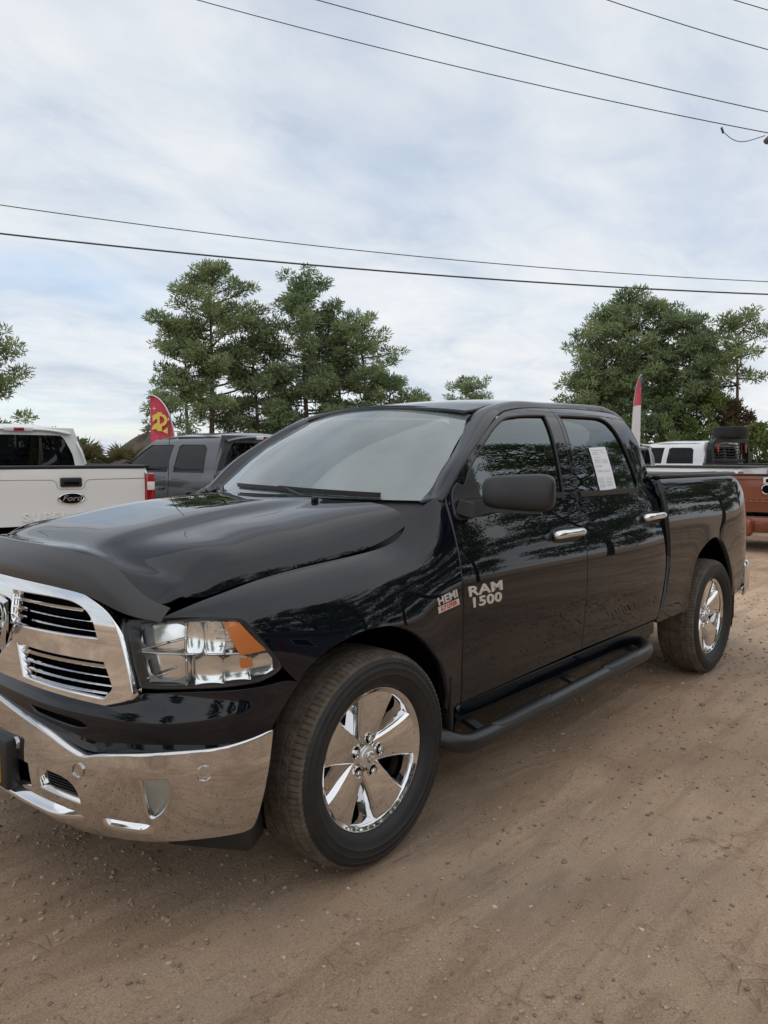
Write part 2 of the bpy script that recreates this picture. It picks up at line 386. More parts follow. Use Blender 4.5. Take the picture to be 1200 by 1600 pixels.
# windscreen: u across (-1..1 scaled to metres), v up
_wy = [-.76,-.62,-.42,-.2,0,.2,.42,.62,.76]
def _ws(v):
    out = []
    for y in _wy:
        a = abs(y)/.76
        xb = .30+.23*a**2.2; zb = 1.362-.01*a
        xt = 1.02+.086*a**2; zt = 1.808-.05*a**2.2; yt = y*.60/.76
        k = v; b = .035*math.sin(math.pi*k)
        out.append((xb+(xt-xb)*k-b*.55, y+(yt-y)*k, zb+(zt-zb)*k+b*.8))
    return out
WIND = Loft([0,.2,.4,.6,.8], _wy, [_ws(k) for k in (0,.25,.5,.75,1)])
# roof: u = x, v = y
_ry = [-.64,-.58,-.48,-.32,-.16,0,.16,.32,.48,.58,.64]
_rx = [1.0,1.12,1.3,1.6,2.0,2.4,2.6,2.72]
_rz = [1.81,1.832,1.855,1.882,1.897,1.902,1.892,1.862]
ROOF = Loft(_rx, _ry, [[(x+(.08*(abs(y)/.64)**2 if x<1.2 else 0), y, z-.034*(abs(y)/.6)**2.6) for y in _ry] for x,z in zip(_rx,_rz)])
# ---------------------------------------------------------------- materials of the vehicles
M = {}
M['paint'] = mat('black_paint', (.0032,.0046,.0082), rough=.3, spec=0, coat=1, coat_r=.012, coat_ior=1.5)
M['plastic'] = mat('black_plastic', (.012,.012,.013), rough=.42, bump=(900,.15,.0006))
M['mirror_plastic'] = mat('faded_black_plastic', (.012,.012,.013), rough=.45, bump=(700,.25,.0006), var=(9,(.022,.022,.023),.4,.7))
M['rubber'] = mat('tyre_rubber', (.012,.012,.0125), rough=.62, var=(14,(.022,.020,.018),.45,.75))
M['tread'] = mat('dusty_tread', (.065,.051,.040), rough=.9, var=(20,(.15,.118,.088),.35,.75))
M['chrome'] = mat('chrome', (.74,.74,.745), rough=.035, metal=1)
M['bumper_chrome'] = mat('bumper_chrome', (.60,.595,.59), rough=.018, metal=1, bump=(5,.10,.010), var=(38,(.52,.51,.50),.5,.8))
M['dark'] = mat('dark_void', (.004,.004,.004), rough=.9, spec=.1)
M['underbody'] = mat('dusty_underbody', (.015,.014,.013), rough=.85, var=(6,(.03,.026,.022),.4,.7))
M['satin'] = mat('satin_black_tube', (.012,.012,.013), rough=.34, bump=(500,.1,.0005), var=(7,(.022,.021,.02),.5,.8))
M['side_glass'] = glass('tinted_side_glass', (.09,.10,.105), ior=2.0, refl=(.86,.96,1))
M['windshield'] = glass('windshield_glass', (.58,.70,.69), ior=2.15, film=.34, film_col=(.60,.73,.72))  # pale film paints the sky glare into the glass colour
_t = M['windshield'].node_tree; _mx = [n for n in _t.nodes if n.type == 'MIX_SHADER' and not n.inputs[0].is_linked][0]
_n = _t.nodes.new('ShaderNodeTexNoise'); _n.inputs['Scale'].default_value = 2.2; _n.inputs['Detail'].default_value = 6; _c = _t.nodes.new('ShaderNodeTexCoord'); _t.links.new(_c.outputs['Object'], _n.inputs[0])
_q = _t.nodes.new('ShaderNodeMapRange'); _q.inputs[1].default_value = .3; _q.inputs[2].default_value = .7; _q.inputs[3].default_value = .14; _q.inputs[4].default_value = .33; _t.links.new(_n.outputs[0], _q.inputs[0]); _t.links.new(_q.outputs[0], _mx.inputs[0])
M['lens'] = glass('clear_lens', (.93,.94,.94), ior=1.42, film=.035)
M['fog_lens'] = glass('fog_lens', (.80,.82,.80), ior=1.5, film=.12, film_col=(.5,.52,.5))
M['frit'] = mat('windshield_frit', (.012,.012,.013), rough=.35)
M['reflector'] = mat('lamp_reflector', (.90,.91,.91), rough=.12, metal=1)
M['lamp_grey'] = mat('lamp_frosted', (.80,.81,.81), rough=.30, metal=.8)
M['amber'] = mat('amber_reflector', (1.0,.27,.004), rough=.18, coat=1, bump=(260,.5,.004))
M['red_lens'] = mat('red_lens', (.30,.004,.008), rough=.15, coat=1)
M['badge'] = mat('badge_silver', (.70,.69,.67), rough=.28, metal=.7)
M['badge_red'] = mat('badge_red', (.45,.03,.02), rough=.35)
M['yellow'] = mat('plate_yellow', (.75,.52,.02), rough=.5)
M['paper'] = mat('window_paper', (.80,.81,.84), rough=.7)
M['ink'] = mat('paper_ink', (.50,.50,.54), rough=.8)
M['interior'] = mat('cab_interior', (.10,.10,.10), rough=.8)
M['dash'] = mat('dash_grey', (.34,.355,.35), rough=.7)
M['tonneau'] = mat('vinyl_tonneau', (.020,.020,.022), rough=.42, bump=(400,.2,.0008))
M['brake'] = mat('brake_steel', (.10,.09,.085), rough=.6, metal=.6)
M['brass'] = mat('valve_brass', (.45,.20,.08), rough=.35, metal=1)
M['defl'] = mat('smoked_acrylic', (.022,.021,.020), rough=.36, spec=.6)
PICKUP = empty('pickup_truck', (0,0,0), 0, 'glossy black crew cab pickup with chrome wheels and bumper in the foreground', 'pickup truck')
T = PICKUP
def both(fn):
    for mir in (False, True): fn(mir)
# ---------------------------------------------------------------- outlines (u, v on each surface)
hood_seam = [(-.775,.803),(-.745,.822),(-.681,.840),(-.593,.842),(-.438,.843),(-.208,.843),(.046,.835),(.189,.840),(.262,.850),(.312,.870),(.335,.888),(.350,.905)]
fend_rear = [(.545,.918),(.545,.80),(.536,.65),(.530,.496),(.524,.323),(.520,.05)]
f_arch = [(.425,.05),(.425,.122),(.385,.235),(.33,.305),(.224,.403),(.093,.473),(-.03,.500),(-.15,.503),(-.27,.483),(-.36,.437),(-.404,.391)]
fend_lamp = [(-.404,.391),(-.469,.498),(-.543,.637),(-.588,.712)]
fender_o = loop(hood_seam, [(.350,.905),(.45,.912),(.545,.918)], fend_rear, [(.520,.05),(.425,.05)], f_arch, fend_lamp, [(-.588,.712),(-.65,.742),(-.706,.764),(-.775,.803)])
fd_o = loop([(.542,.055),(.540,.33),(.545,.52),(.547,.681),(.551,.83),(.558,.938)],
            [(.558,.938),(.68,1.050),(.847,1.170),(1.022,1.278),(1.196,1.362),(1.37,1.402),(1.55,1.425),(1.735,1.440)],
            [(1.735,1.440),(1.712,1.30),(1.692,1.15),(1.674,.915),(1.655,.711),(1.634,.477),(1.620,.307),(1.60,.09)],
            [(1.60,.09),(.542,.055)])
fd_h = loop([(.665,.922),(.76,1.066),(.985,1.232),(1.156,1.321),(1.292,1.349),(1.45,1.364),(1.605,1.372)], [(1.605,1.372),(1.580,1.15),(1.563,.907)], [(1.563,.907),(1.1,.915),(.665,.922)])
rd_o = loop([(1.609,.09),(1.629,.307),(1.643,.477),(1.664,.711),(1.683,.915),(1.701,1.15),(1.721,1.30),(1.745,1.441)],
            [(1.745,1.441),(2.122,1.468),(2.42,1.470),(2.545,1.457),(2.608,1.405),(2.645,1.295),(2.688,1.15),(2.714,1.011),(2.722,.876),(2.722,.757),(2.712,.559),(2.700,.354),(2.655,.19),(2.57,.10)],
            [(2.57,.10),(1.609,.09)])
rd_h = loop([(1.767,1.381),(1.742,1.175),(1.72,.908)], [(1.72,.908),(2.40,.917)], [(2.40,.917),(2.478,.926),(2.503,.951),(2.496,.985),(2.46,1.092),(2.40,1.264),(2.345,1.350),(2.29,1.383),(2.204,1.392),(1.95,1.388),(1.767,1.381)])
bed_front = [(2.60,.07),(2.605,.116),(2.69,.235),(2.738,.434),(2.74,.638),(2.735,.80),(2.73,.893),(2.735,.975)]
r_arch = [(3.98,.06),(3.955,.14),(3.905,.235),(3.84,.335),(3.73,.465),(3.66,.515),(3.585,.538),(3.50,.540),(3.40,.520),(3.26,.468),(3.17,.40),(3.115,.30),(3.09,.20),(3.09,.08)]
bed_o = loop(bed_front, [(2.735,.975),(3.4,.976),(4.08,.974)], [(4.08,.974),(4.20,.945),(4.30,.87),(4.40,.74),(4.45,.60),(4.46,.40),(4.42,.20),(4.33,.06)], [(4.33,.06),(3.98,.06)], r_arch, [(3.09,.08),(2.60,.07)])
fuel = [(2.985+.088*math.cos(a), .58+.080*math.sin(a)) for a in np.linspace(0,2*math.pi,33)[:-1]]
fuel_d = [(2.985+.0835*math.cos(a), .58+.0755*math.sin(a)) for a in np.linspace(0,2*math.pi,33)[:-1]]
# ---------------------------------------------------------------- side panels
def sides(mir):
    patch('front_fender', FENDER, fender_o, M['paint'], T, h=.03, t=.035, mirror=mir)
    d1 = patch('front_door', CAB, fd_o, M['paint'], T, holes=[fd_h], h=.035, t=.03, mirror=mir)
    d2 = patch('rear_door', CAB, rd_o, M['paint'], T, holes=[rd_h], h=.035, t=.03, mirror=mir)
    for d, ho, nm in ((d1, fd_h, 'front'), (d2, rd_h, 'rear')):
        patch('window_glass', CAB, ho, M['side_glass'], d, h=.05, t=0, off=-.012, mirror=mir)
        q = resample(ho, .03); q = np.array(q)
        pp = CAB.P(q[:,0], q[:,1])-CAB.N(q[:,0], q[:,1])*.006
        tube('window_seal', pp, .0085, M['plastic'], d, n=6, closed=True, mirror=mir)
        c = q.mean(0)
        b = [(x, y) for x, y in ho if y < .935]; x0, x1 = min(x for x,_ in b), max(x for x,_ in b)
        bl = [CAB.P(x, .915 if nm=='front' else .912)[0]+CAB.N(x,.915)[0]*.004 for x in np.linspace(x0-.0, x1-.02, 14)]
        tube('belt_moulding', bl, .012, M['plastic'], d, sq=(.012,.028), mirror=mir)
    # chrome pull handles on black cups
    for d, (u, v) in ((d1, (1.462,.708)), (d2, (2.545,.733))):
        cup = patch('handle_cup', CAB, [(u+.155*math.copysign(abs(math.cos(a))**.45,math.cos(a)), v+.036*math.copysign(abs(math.sin(a))**.6,math.sin(a))) for a in np.linspace(0,2*math.pi,29)[:-1]], M['plastic'], d, h=.03, t=.01, off=.003, mirror=mir)
        pp = []; rr = []
        for k in np.linspace(-1,1,13):
            off = .034*(1-abs(k)**6)+.006
            pp.append(CAB.P(u+.145*k+.004, v)[0]+CAB.N(u+.145*k, v)[0]*off)
        hb = tube('door_handle', pp, .023, M['chrome'], d, n=12, mirror=mir)
        for vtx in hb.data.vertices: pass
    bs = patch('bed_side', BED, bed_o, M['paint'], T, holes=[fuel] if not mir else [], h=.035, t=.04, mirror=mir)
    if not mir:
        fdoor = patch('fuel_door', BED, fuel_d, M['paint'], bs, h=.03, t=.01, off=-.0005)
    # sail panel ahead of the front glass
    patch('mirror_sail', CAB, loop([(.625,.925),(.70,1.0),(.768,1.065)], [(.768,1.065),(.785,.99),(.80,.925)], [(.80,.925),(.625,.925)]), M['plastic'], d1, h=.03, t=.012, off=.004, mirror=mir)
    # rocker and pinch flange
    patch('rocker_panel', CAB, [(.545,-.02),(2.60,-.0),(2.57,.083),(.548,.040)], M['paint'], T, h=.05, t=.05, off=-.010, mirror=mir)
    tube('rocker_flange', [(.55,-.935,.435),(1.6,-.93,.442),(2.6,-.925,.455)], .01, M['plastic'], T, sq=(.014,.09), mirror=mir)
    # wheel wells
    for cx_, rad, zc in ((.01,.50,.41),(3.53,.555,.42)):
        V, F = [], []; n = 28
        for i in range(n+1):
            a = math.pi*(-.08+1.16*i/n) if cx_ < 1 else math.pi*(-.10+1.02*i/n)
            for y in (-.915 if a > 2.0 and cx_ < 1 else -.965,-.80,-.60): V.append((cx_+rad*math.cos(a), y, zc+rad*math.sin(a)))
        for i in range(n):
            for k in range(2): F.append((i*3+k, i*3+k+1, i*3+4+k, i*3+3+k))
        b = len(V); V.append((cx_, -.60, zc)); F += [(i*3+2, b, i*3+5) for i in range(n)]
        if mir: V = [(x,-y,z) for x,y,z in V]; F = [f[::-1] for f in F]
        link('wheel_well_liner', pymesh('wheel_well_liner', V, F), M['dark'], T)
    # mud guards behind each wheel
    box('mud_guard', (.445,-.965,.50), (.022,.075,.27), M['plastic'], T, .01, mirror=mir)
    box('mud_guard', (4.015,-.945,.45), (.022,.09,.26), M['plastic'], T, .01, mirror=mir)
both(sides)
# ---------------------------------------------------------------- hood, cowl, roof, pillars, glass
hs = HV-.008
hood_o = loop([(.05,-hs+.02),(.25,-hs),(.6,-hs),(.9,-hs),(1.10,-hs),(1.22,-hs),(1.241,-hs+.005),(1.25,-hs+.025),(1.25,-.80),(1.25,-.65)],
              [(1.25,-.65),(1.25,.65)],
              [(1.25,.65),(1.25,.80),(1.25,hs-.025),(1.241,hs-.005),(1.22,hs),(1.10,hs),(.9,hs),(.6,hs),(.25,hs),(.05,hs-.02)],
              [(.05,hs-.02),(.01,hs-.12),(.0,.5),(.0,-.5),(.01,-hs+.12),(.05,-hs+.02)])
HOODO = patch('hood', HOOD, hood_o, M['paint'], T, h=.028, t=.03)
_dy = [0,.25,.45,.55,.64,.71,.775]
_dl = [(-.935,1.118),(-.925,1.115),(-.896,1.102),(-.874,1.085),(-.846,1.055),(-.815,1.035),(-.772,1.022)]
_dm = [(-.923,1.180),(-.912,1.177),(-.882,1.164),(-.858,1.146),(-.832,1.102),(-.80,1.066),(-.76,1.042)]
_du = [(-.868,1.222),(-.858,1.219),(-.832,1.204),(-.812,1.182),(-.797,1.128),(-.775,1.085),(-.742,1.060)]
_ds = [-y for y in _dy[:0:-1]]+_dy
_dg = []
for rowp in (_dl,_dm,_du): _dg.append([(x,-y,z) for y,(x,z) in zip(_dy[:0:-1],rowp[:0:-1])][::1]+[(x,y,z) for y,(x,z) in zip(_dy,rowp)])
_dk = [-a for a in _dy[:0:-1]]+_dy
DEFL = Loft([0,.06,.12], _dk, _dg)
patch('bug_deflector', DEFL, loop([(0,-.775),(0,0),(0,.775)], [(0,.775),(.12,.775)], [(.12,.775),(.12,0),(.12,-.775)], [(.12,-.775),(0,-.775)]), M['defl'], T, h=.025, t=.008, off=.009)
patch('cowl_panel', WIND, loop([(-.10,-.80),(-.10,0),(-.10,.80)], [(-.10,.80),(.02,.78)], [(.02,.78),(.02,0),(.02,-.78)], [(.02,-.78),(-.10,-.80)]), M['plastic'], T, h=.06, t=.02, off=-.014)
ws = patch('windshield', WIND, loop([(0.0,-.80),(0.0,0),(0.0,.80)], [(0,.80),(.80,.80)], [(.80,.80),(.80,0),(.80,-.80)], [(.80,-.80),(0,-.80)]), M['windshield'], T, h=.06, t=0)
patch('frit_band', WIND, loop([(0.0,-.80),(0.0,.80)], [(0,.80),(.80,.80)], [(.80,.80),(.80,-.80)], [(.80,-.80),(0,-.80)]), M['frit'], ws,
      holes=[loop([(.06,-.60),(.055,0),(.06,.60)], [(.06,.60),(.065,.66),(.10,.705)], [(.10,.705),(.70,.715)], [(.70,.715),(.755,.70),(.765,.64)], [(.765,.64),(.77,.16),(.77,.13),(.70,.10),(.70,-.10),(.77,-.13),(.77,-.16),(.765,-.64)], [(.765,-.64),(.755,-.70),(.70,-.715)], [(.70,-.715),(.10,-.705)], [(.10,-.705),(.065,-.66),(.06,-.60)])], h=.05, t=0, off=-.006)
# A pillar and roof rail: strip from the windscreen edge / roof ditch to the door seam
_door_seam = [(.50,.905),(.555,.947),(.677,1.060),(.844,1.180),(1.018,1.288),(1.190,1.373),(1.37,1.413),(1.55,1.436),(1.735,1.452),(2.122,1.480),(2.42,1.482),(2.555,1.469),(2.621,1.413),(2.658,1.300),(2.700,1.152),(2.727,1.012),(2.738,.90)]
_ditch = [(.455,-.79,1.345),(.530,-.765,1.362),(.655,-.732,1.448),(.79,-.692,1.545),(.935,-.648,1.648),(1.09,-.612,1.752),(1.22,-.605,1.800),(1.42,-.603,1.834),(1.70,-.605,1.853),(2.10,-.608,1.864),(2.42,-.612,1.870),(2.58,-.615,1.860),(2.690,-.62,1.815),(2.722,-.66,1.665),(2.725,-.70,1.52),(2.745,-.74,1.42),(2.752,-.76,1.35)]
_G = []
for (u, v), d in zip(_door_seam, _ditch):
    a = CAB.P(u, v)[0]; na = CAB.N(u, v)[0]; d = np.array(d); e = d-a
    nd = np.array((-.35,-.2,.9)) if u < 1.1 and v < 1.4 else np.array((0,-.15,.98)) if u < 2.45 else np.array((.75,-.3,.5))
    nm = na+nd; nm /= np.linalg.norm(nm); L_ = np.linalg.norm(e)
    _G.append([a, a+e*.33+nm*L_*.13, a+e*.67+nm*L_*.12, d])
_k = [0]
for i in range(1, len(_G)): _k.append(_k[-1]+float(np.linalg.norm(_G[i][1]-_G[i-1][1])))
RAIL = Loft(_k, [0,.04,.08,.12], _G)
def rail(mir):
    patch('pillar_and_roof_rail', RAIL, [(k,0) for k in np.linspace(_k[1]-.03,_k[-2]+.02,60)]+[(k,.12) for k in np.linspace(_k[-2]+.02,_k[1]-.03,60)], M['paint'], T, h=.02, t=.02, mirror=mir)
both(rail)
def corner(mir):
    patch('cab_corner', CAB, loop([(2.70,.25),(2.728,.45),(2.735,.75),(2.735,.90),(2.728,1.0)], [(2.728,1.0),(2.77,.97)], [(2.77,.97),(2.77,.25)], [(2.77,.25),(2.70,.25)]), M['paint'], T, h=.05, t=.02, off=-.022, mirror=mir)
both(corner)
ROOFO = patch('roof', ROOF, loop([(1.005,-.595),(1.0,-.4),(1.0,0),(1.0,.4),(1.005,.595)], [(1.005,.595),(1.2,.600),(2.5,.608),(2.64,.60)], [(2.64,.60),(2.68,.4),(2.69,0),(2.68,-.4),(2.64,-.60)], [(2.64,-.60),(2.5,-.608),(1.2,-.600),(1.005,-.595)]), M['paint'], T, h=.04, t=.02)
tube('windshield_header_seal', [WIND.P(.807,y)[0]+WIND.N(.8,y)[0]*.002 for y in np.linspace(-.75,.75,15)], .012, M['plastic'], T, n=6)
# shark-fin antenna on the roof
bm = bmesh.new(); vs = [bm.verts.new(q) for q in ((2.28,-.03,1.89),(2.28,.03,1.89),(2.43,.03,1.885),(2.43,-.03,1.885),(2.40,-.008,1.935),(2.40,.008,1.935),(2.425,.008,1.93),(2.425,-.008,1.93))]
for f in ((0,1,5,4),(1,2,6,5),(2,3,7,6),(3,0,4,7),(4,5,6,7)): bm.faces.new([vs[i] for i in f])
bmesh.ops.bevel(bm, geom=bm.edges[:], offset=.006, segments=2, affect='EDGES')
link('roof_antenna', from_bm('roof_antenna', bm), M['plastic'], T)
# back wall of the cab with its window
bw = link('cab_back', pymesh('cab_back', [(2.70,-.93,.55),(2.70,.93,.55),(2.73,.87,1.36),(2.64,.60,1.83),(2.64,-.60,1.83),(2.73,-.87,1.36)], [(0,1,2,5),(5,2,3,4)], False), M['paint'], T)
link('rear_window', pymesh('rear_window', [(2.738,-.70,1.42),(2.738,.70,1.42),(2.672,.58,1.76),(2.672,-.58,1.76)], [(0,1,2,3)], False), M['side_glass'], bw)
# wipers
def wiper(a, b, c):
    w = tube('wiper', [WIND.P(*q)[0]+WIND.N(*q)[0]*.022 for q in (a, ((a[0]+b[0])/2,(a[1]+b[1])/2), b)], [.013,.009,.006], M['plastic'], T, n=6)
    tube('wiper_blade', [WIND.P(*q)[0]+WIND.N(*q)[0]*.012 for q in ((b[0]+(c[0]-b[0])*k, b[1]+(c[1]-b[1])*k) for k in np.linspace(0,1,8))], .008, M['plastic'], w, sq=(.012,.02))
wiper((-.045,-.33),(.03,-.10),(.05,.34)); wiper((-.05,.36),(.02,.52),(.03,.74))
tube('wiper_blade', [WIND.P(q)[0] if 0 else WIND.P(.012+.02*k,-.60+.55*k)[0]+WIND.N(.02,-.4)[0]*.016 for k in np.linspace(0,1,8)], .009, M['plastic'], T, sq=(.016,.024))
for y in (-.42,.42,.60):
    q = HOOD.P(1.17,y)[0]; box('washer_nozzle', (q[0],q[1],q[2]+.008), (.03,.022,.02), M['plastic'], T, .006)
# ---------------------------------------------------------------- cab interior
dash = box('dashboard', (.66,0,1.20), (.44,1.36,.26), M['dash'], T, .07, 3)
patch('dash_top', WIND, [(-.06,-.70),(-.06,.70),(.10,.66),(.10,-.66)], M['dash'], dash, h=.08, t=.03, off=-.075)
for y in (-.38,.38):
    s = box('front_seat', (1.36,y,.98), (.52,.52,.18), M['interior'], T, .06, 3)
    box('seat_back', (1.66,y,1.27), (.16,.50,.60), M['interior'], s, .06, 3, Matrix.Rotation(R(14),3,'Y'))
    box('headrest', (1.76,y,1.62), (.10,.27,.18), M['interior'], s, .04, 3)
s = box('rear_seat', (2.30,0,1.0), (.50,1.40,.18), M['interior'], T, .05, 3)
box('seat_back', (2.55,0,1.28), (.14,1.40,.60), M['interior'], s, .05, 3)
for y in (-.4,.4): box('headrest', (2.58,y,1.62), (.09,.26,.15), M['interior'], s, .04, 3)
st = revolve('steering_wheel', [(.185+.015*math.cos(a), .015*math.sin(a)) for a in np.linspace(0,2*math.pi,9)[:-1]], M['plastic'], T, n=32, close=True,
        mtx=Matrix.Translation((1.0,-.38,1.24)) @ Matrix.Rotation(R(-90),4,'Z') @ Matrix.Rotation(R(-25),4,'X'))
box('rear_view_mirror', (.96,0,1.70), (.03,.24,.07), M['plastic'], T, .012)
for x0, x1, z0, z1 in ((.56,2.70,.52,.56),): box('cab_floor', ((x0+x1)/2,0,(z0+z1)/2), (x1-x0,1.80,z1-z0), M['interior'], T, 0)
box('firewall', (.50,0,.86), (.04,1.66,.66), M['dark'], T, 0)
def inner(mir):
    box('door_inner', (1.62,-.86,.84), (2.10,.05,.70), M['interior'], T, 0, mirror=mir)
both(inner)
box('engine_bay', (-.20,0,.78), (1.15,1.14,.56), M['dark'], T, 0)
# ---------------------------------------------------------------- bed, tonneau, tail
box('bed_floor', (3.56,0,.70), (1.70,1.7,.06), M['dark'], T, 0)
box('bed_front_wall', (2.79,0,.98), (.04,1.84,.84), M['paint'], T, .01)
tn = box('tonneau_cover', (3.58,0,1.412), (1.60,1.66,.030), M['tonneau'], T, .012, 3)
for y in (-.80,-.70,.70,.80): box('tonneau_rib', (3.58,y,1.430), (1.58,.022,.012), M['tonneau'], tn, .005)
def rails(mir):
    box('bed_rail_cap', (3.50,-.875,1.421), (1.46,.060,.022), M['plastic'], T, .01, mirror=mir)
both(rails)
box('tailgate', (4.40,0,1.02), (.07,1.56,.72), M['paint'], T, .03, 3)
def tail(mir):
    tl = patch('tail_light', BED, loop([(4.385,.74),(4.41,.72),(4.435,.60),(4.425,.36)], [(4.425,.36),(4.50,.36)], [(4.50,.36),(4.51,.55),(4.47,.74)], [(4.47,.74),(4.385,.74)]), M['red_lens'], T, h=.03, t=.04, off=.006, mirror=mir)
both(tail)
_rb = [(4.34,.97),(4.47,.955),(4.56,.88),(4.60,.75),(4.62,.5),(4.62,0),(4.62,-.5),(4.60,-.75),(4.56,-.88),(4.47,-.955),(4.34,-.97)][::-1]
_rt = list(np.r_[0,np.cumsum([math.hypot(a[0]-b[0],a[1]-b[1]) for a,b in zip(_rb,_rb[1:])])])
RB = Loft(_rt, [0,.05,.12,.21,.27,.32], [[(x-o*(0 if i in (0,10) else 1),y-(0 if o == 0 else o*math.copysign(.6,y) if abs(y)>.9 else 0),z) for o,z in ((.03,.44),(.0,.48),(-.006,.55),(-.006,.64),(0,.70),(.03,.735))] for i,(x,y) in enumerate(_rb)])
patch('rear_bumper', RB, [(.005,.01),(_rt[-1]-.005,.01),(_rt[-1]-.005,.31),(.005,.31)], M['chrome'], T, h=.05, t=.02)
# ---------------------------------------------------------------- chassis and underside
for y in (-.48,.48): box('frame_rail', (1.75,y,.47), (5.0,.10,.15), M['underbody'], T, .01)
box('transmission', (1.0,0,.46), (1.4,.40,.24), M['underbody'], T, .06)
tube('rear_axle', [(WB,-.70,.40),(WB,.70,.40)], .05, M['underbody'], T)
tube('front_axle', [(0,-.72,.38),(0,.72,.38)], .045, M['underbody'], T)
tube('exhaust_pipe', [(.8,.42,.40),(2.2,.40,.40),(3.2,.55,.42),(4.5,.62,.42)], .035, M['underbody'], T)
box('fuel_tank', (2.3,-.10,.43), (1.0,.62,.24), M['underbody'], T, .05)
# ---------------------------------------------------------------- front mask, grille, lamps, bumper
mtop = [(1.246,.262),(1.20,.272),(1.10,.270),(.893,.270),(.727,.258)]
mask_o = loop(mtop, [(.727,.258),(.68,.235),(.60,.226),(.30,.242),(0,.246),(-.30,.242),(-.60,.226),(-.68,.235),(-.727,.258)], [(-u,v) for u,v in mtop[::-1]],
              [(-1.246,.262),(-1.165,.165),(-1.13,.10),(-1.12,.02)], [(-1.12,.02),(1.12,.02)], [(1.12,.02),(1.13,.10),(1.165,.165),(1.246,.262)])
slot = loop([(.240,.159),(.327,.157),(.483,.150),(.537,.133)], [(.537,.133),(.515,.122),(.455,.120),(.278,.136)], [(.278,.136),(.240,.159)])
sl2 = [np.array((-q[0],q[1])) for q in slot]
mk = patch('front_fascia', MASK, mask_o, M['paint'], T, holes=[slot, sl2], h=.022, t=.03)
for s_ in (slot, sl2): patch('fascia_slot', MASK, s_, M['dark'], mk, h=.04, t=0, off=-.03)
gt = [(0,.468),(.197,.470),(.403,.454),(.538,.411),(.612,.366),(.656,.299),(.706,.140),(.685,.113),(.603,.088)]
gb = [(.603,.088),(.40,.098),(.208,.104),(0,.106)]
gr_o = loop([(-u,v) for u,v in gt[::-1]]+gt[1:], gb+[(-u,v) for u,v in gb[-2::-1]])
h1 = loop([(.073,.410),(.356,.413),(.470,.400),(.535,.360),(.568,.294)], [(.568,.294),(.077,.289)], [(.077,.289),(.073,.410)])
h2 = loop([(.147,.232),(.595,.227)], [(.595,.227),(.622,.175),(.632,.140),(.598,.104)], [(.598,.104),(.206,.120)], [(.206,.120),(.147,.232)])
mi = lambda o: [np.array((-q[0],q[1])) for q in o]
def bulge(P_, N_, uv): return P_
gr = patch('grille', GRILLE, gr_o, M['chrome'], T, holes=[h1,h2,mi(h1),mi(h2)], h=.022, t=.055, edge=.005, off=.008)
patch('grille_backing', GRILLE, gr_o, M['dark'], gr, h=.08, t=0, off=-.07)
for s in (1,-1):
    for vs_, (ua, ub) in (((.382,.073,.485),(0,0)),((.352,.075,.540),(0,0)),((.322,.077,.560),(0,0)),((.208,.158,.602),(0,0)),((.180,.172,.616),(0,0)),((.152,.188,.624),(0,0)),((.126,.202,.606),(0,0))):
        v_, a_, b_ = vs_
        us = np.linspace(a_-.005, b_+.004, 14)*s
        top, bot = [], []
        V, F = [], []
        for u in us:
            p = GRILLE.P(u,v_)[0]; n = GRILLE.N(u,v_)[0]
            for dz, dn in ((-.0055,.0),(-.003,.003),(.0045,-.010),(.0045,-.045),(-.0055,-.045)): V.append(p+n*dn+np.array((0,0,dz)))
        k = 5
        for i in range(len(us)-1):
            for j in range(k): F.append((i*k+j, i*k+(j+1)%k, (i+1)*k+(j+1)%k, (i+1)*k+j) if s<0 else (i*k+j, (i+1)*k+j, (i+1)*k+(j+1)%k, i*k+(j+1)%k))
        me = pymesh('grille_slat', V, F, False); link('grille_slat', me, M['chrome'], gr)
def ram_head(mtx, size, parent, m):
    """ram's head in relief: shield, brow, muzzle and two curled horns"""
    sh = [(-.42,.50),(0,.56),(.42,.50),(.50,.1),(.34,-.32),(0,-.62),(-.34,-.32),(-.50,.1)]
    V = [(x*size,y*size,0) for x,y in sh]+[(x*size*.88,y*size*.88,.06*size) for x,y in sh]+[(0,0,.10*size)]
    F = [(i,(i+1)%8,8+(i+1)%8,8+i) for i in range(8)]+[(8+i,8+(i+1)%8,16) for i in range(8)]
    me = pymesh('shield', V, F, False); me.transform(mtx); e = link('animal_head_emblem', me, m, parent)
    hd = [(-.13,.30,.14),(.13,.30,.14),(.15,.05,.2),(.09,-.30,.22),(.05,-.44,.16),(-.05,-.44,.16),(-.09,-.30,.22),(-.15,.05,.2),(0,.05,.30),(0,-.32,.30)]
    me = pymesh('emblem_face', [(x*size,y*size,z*size) for x,y,z in hd], [(0,1,2,8),(0,8,7),(2,3,9,8),(7,8,9,6),(3,4,5,9),(5,6,9)], False); me.transform(mtx)
    return e, me, m
def horns(mtx, size, parent, m):
    for s in (1,-1):
        pts, rr = [], []
        for k in np.linspace(0,1,22):
            a = R(95-330*k); r = .30*(1-.62*k)
            pts.append(mtx @ Vector((s*(.20+r*math.cos(a)*.9)*size, (.10+r*math.sin(a)*1.1)*size, (.16+.10*k)*size))); rr.append((.105-.075*k)*size)
        tube('horn', pts, rr, m, parent, n=8)
em, fm, mm = ram_head(frame_on(GRILLE,0,.275,.014), .19, gr, M['chrome']); horns(frame_on(GRILLE,0,.275,.014), .19, gr, M['chrome']); link('emblem_face', fm, M['chrome'], gr)
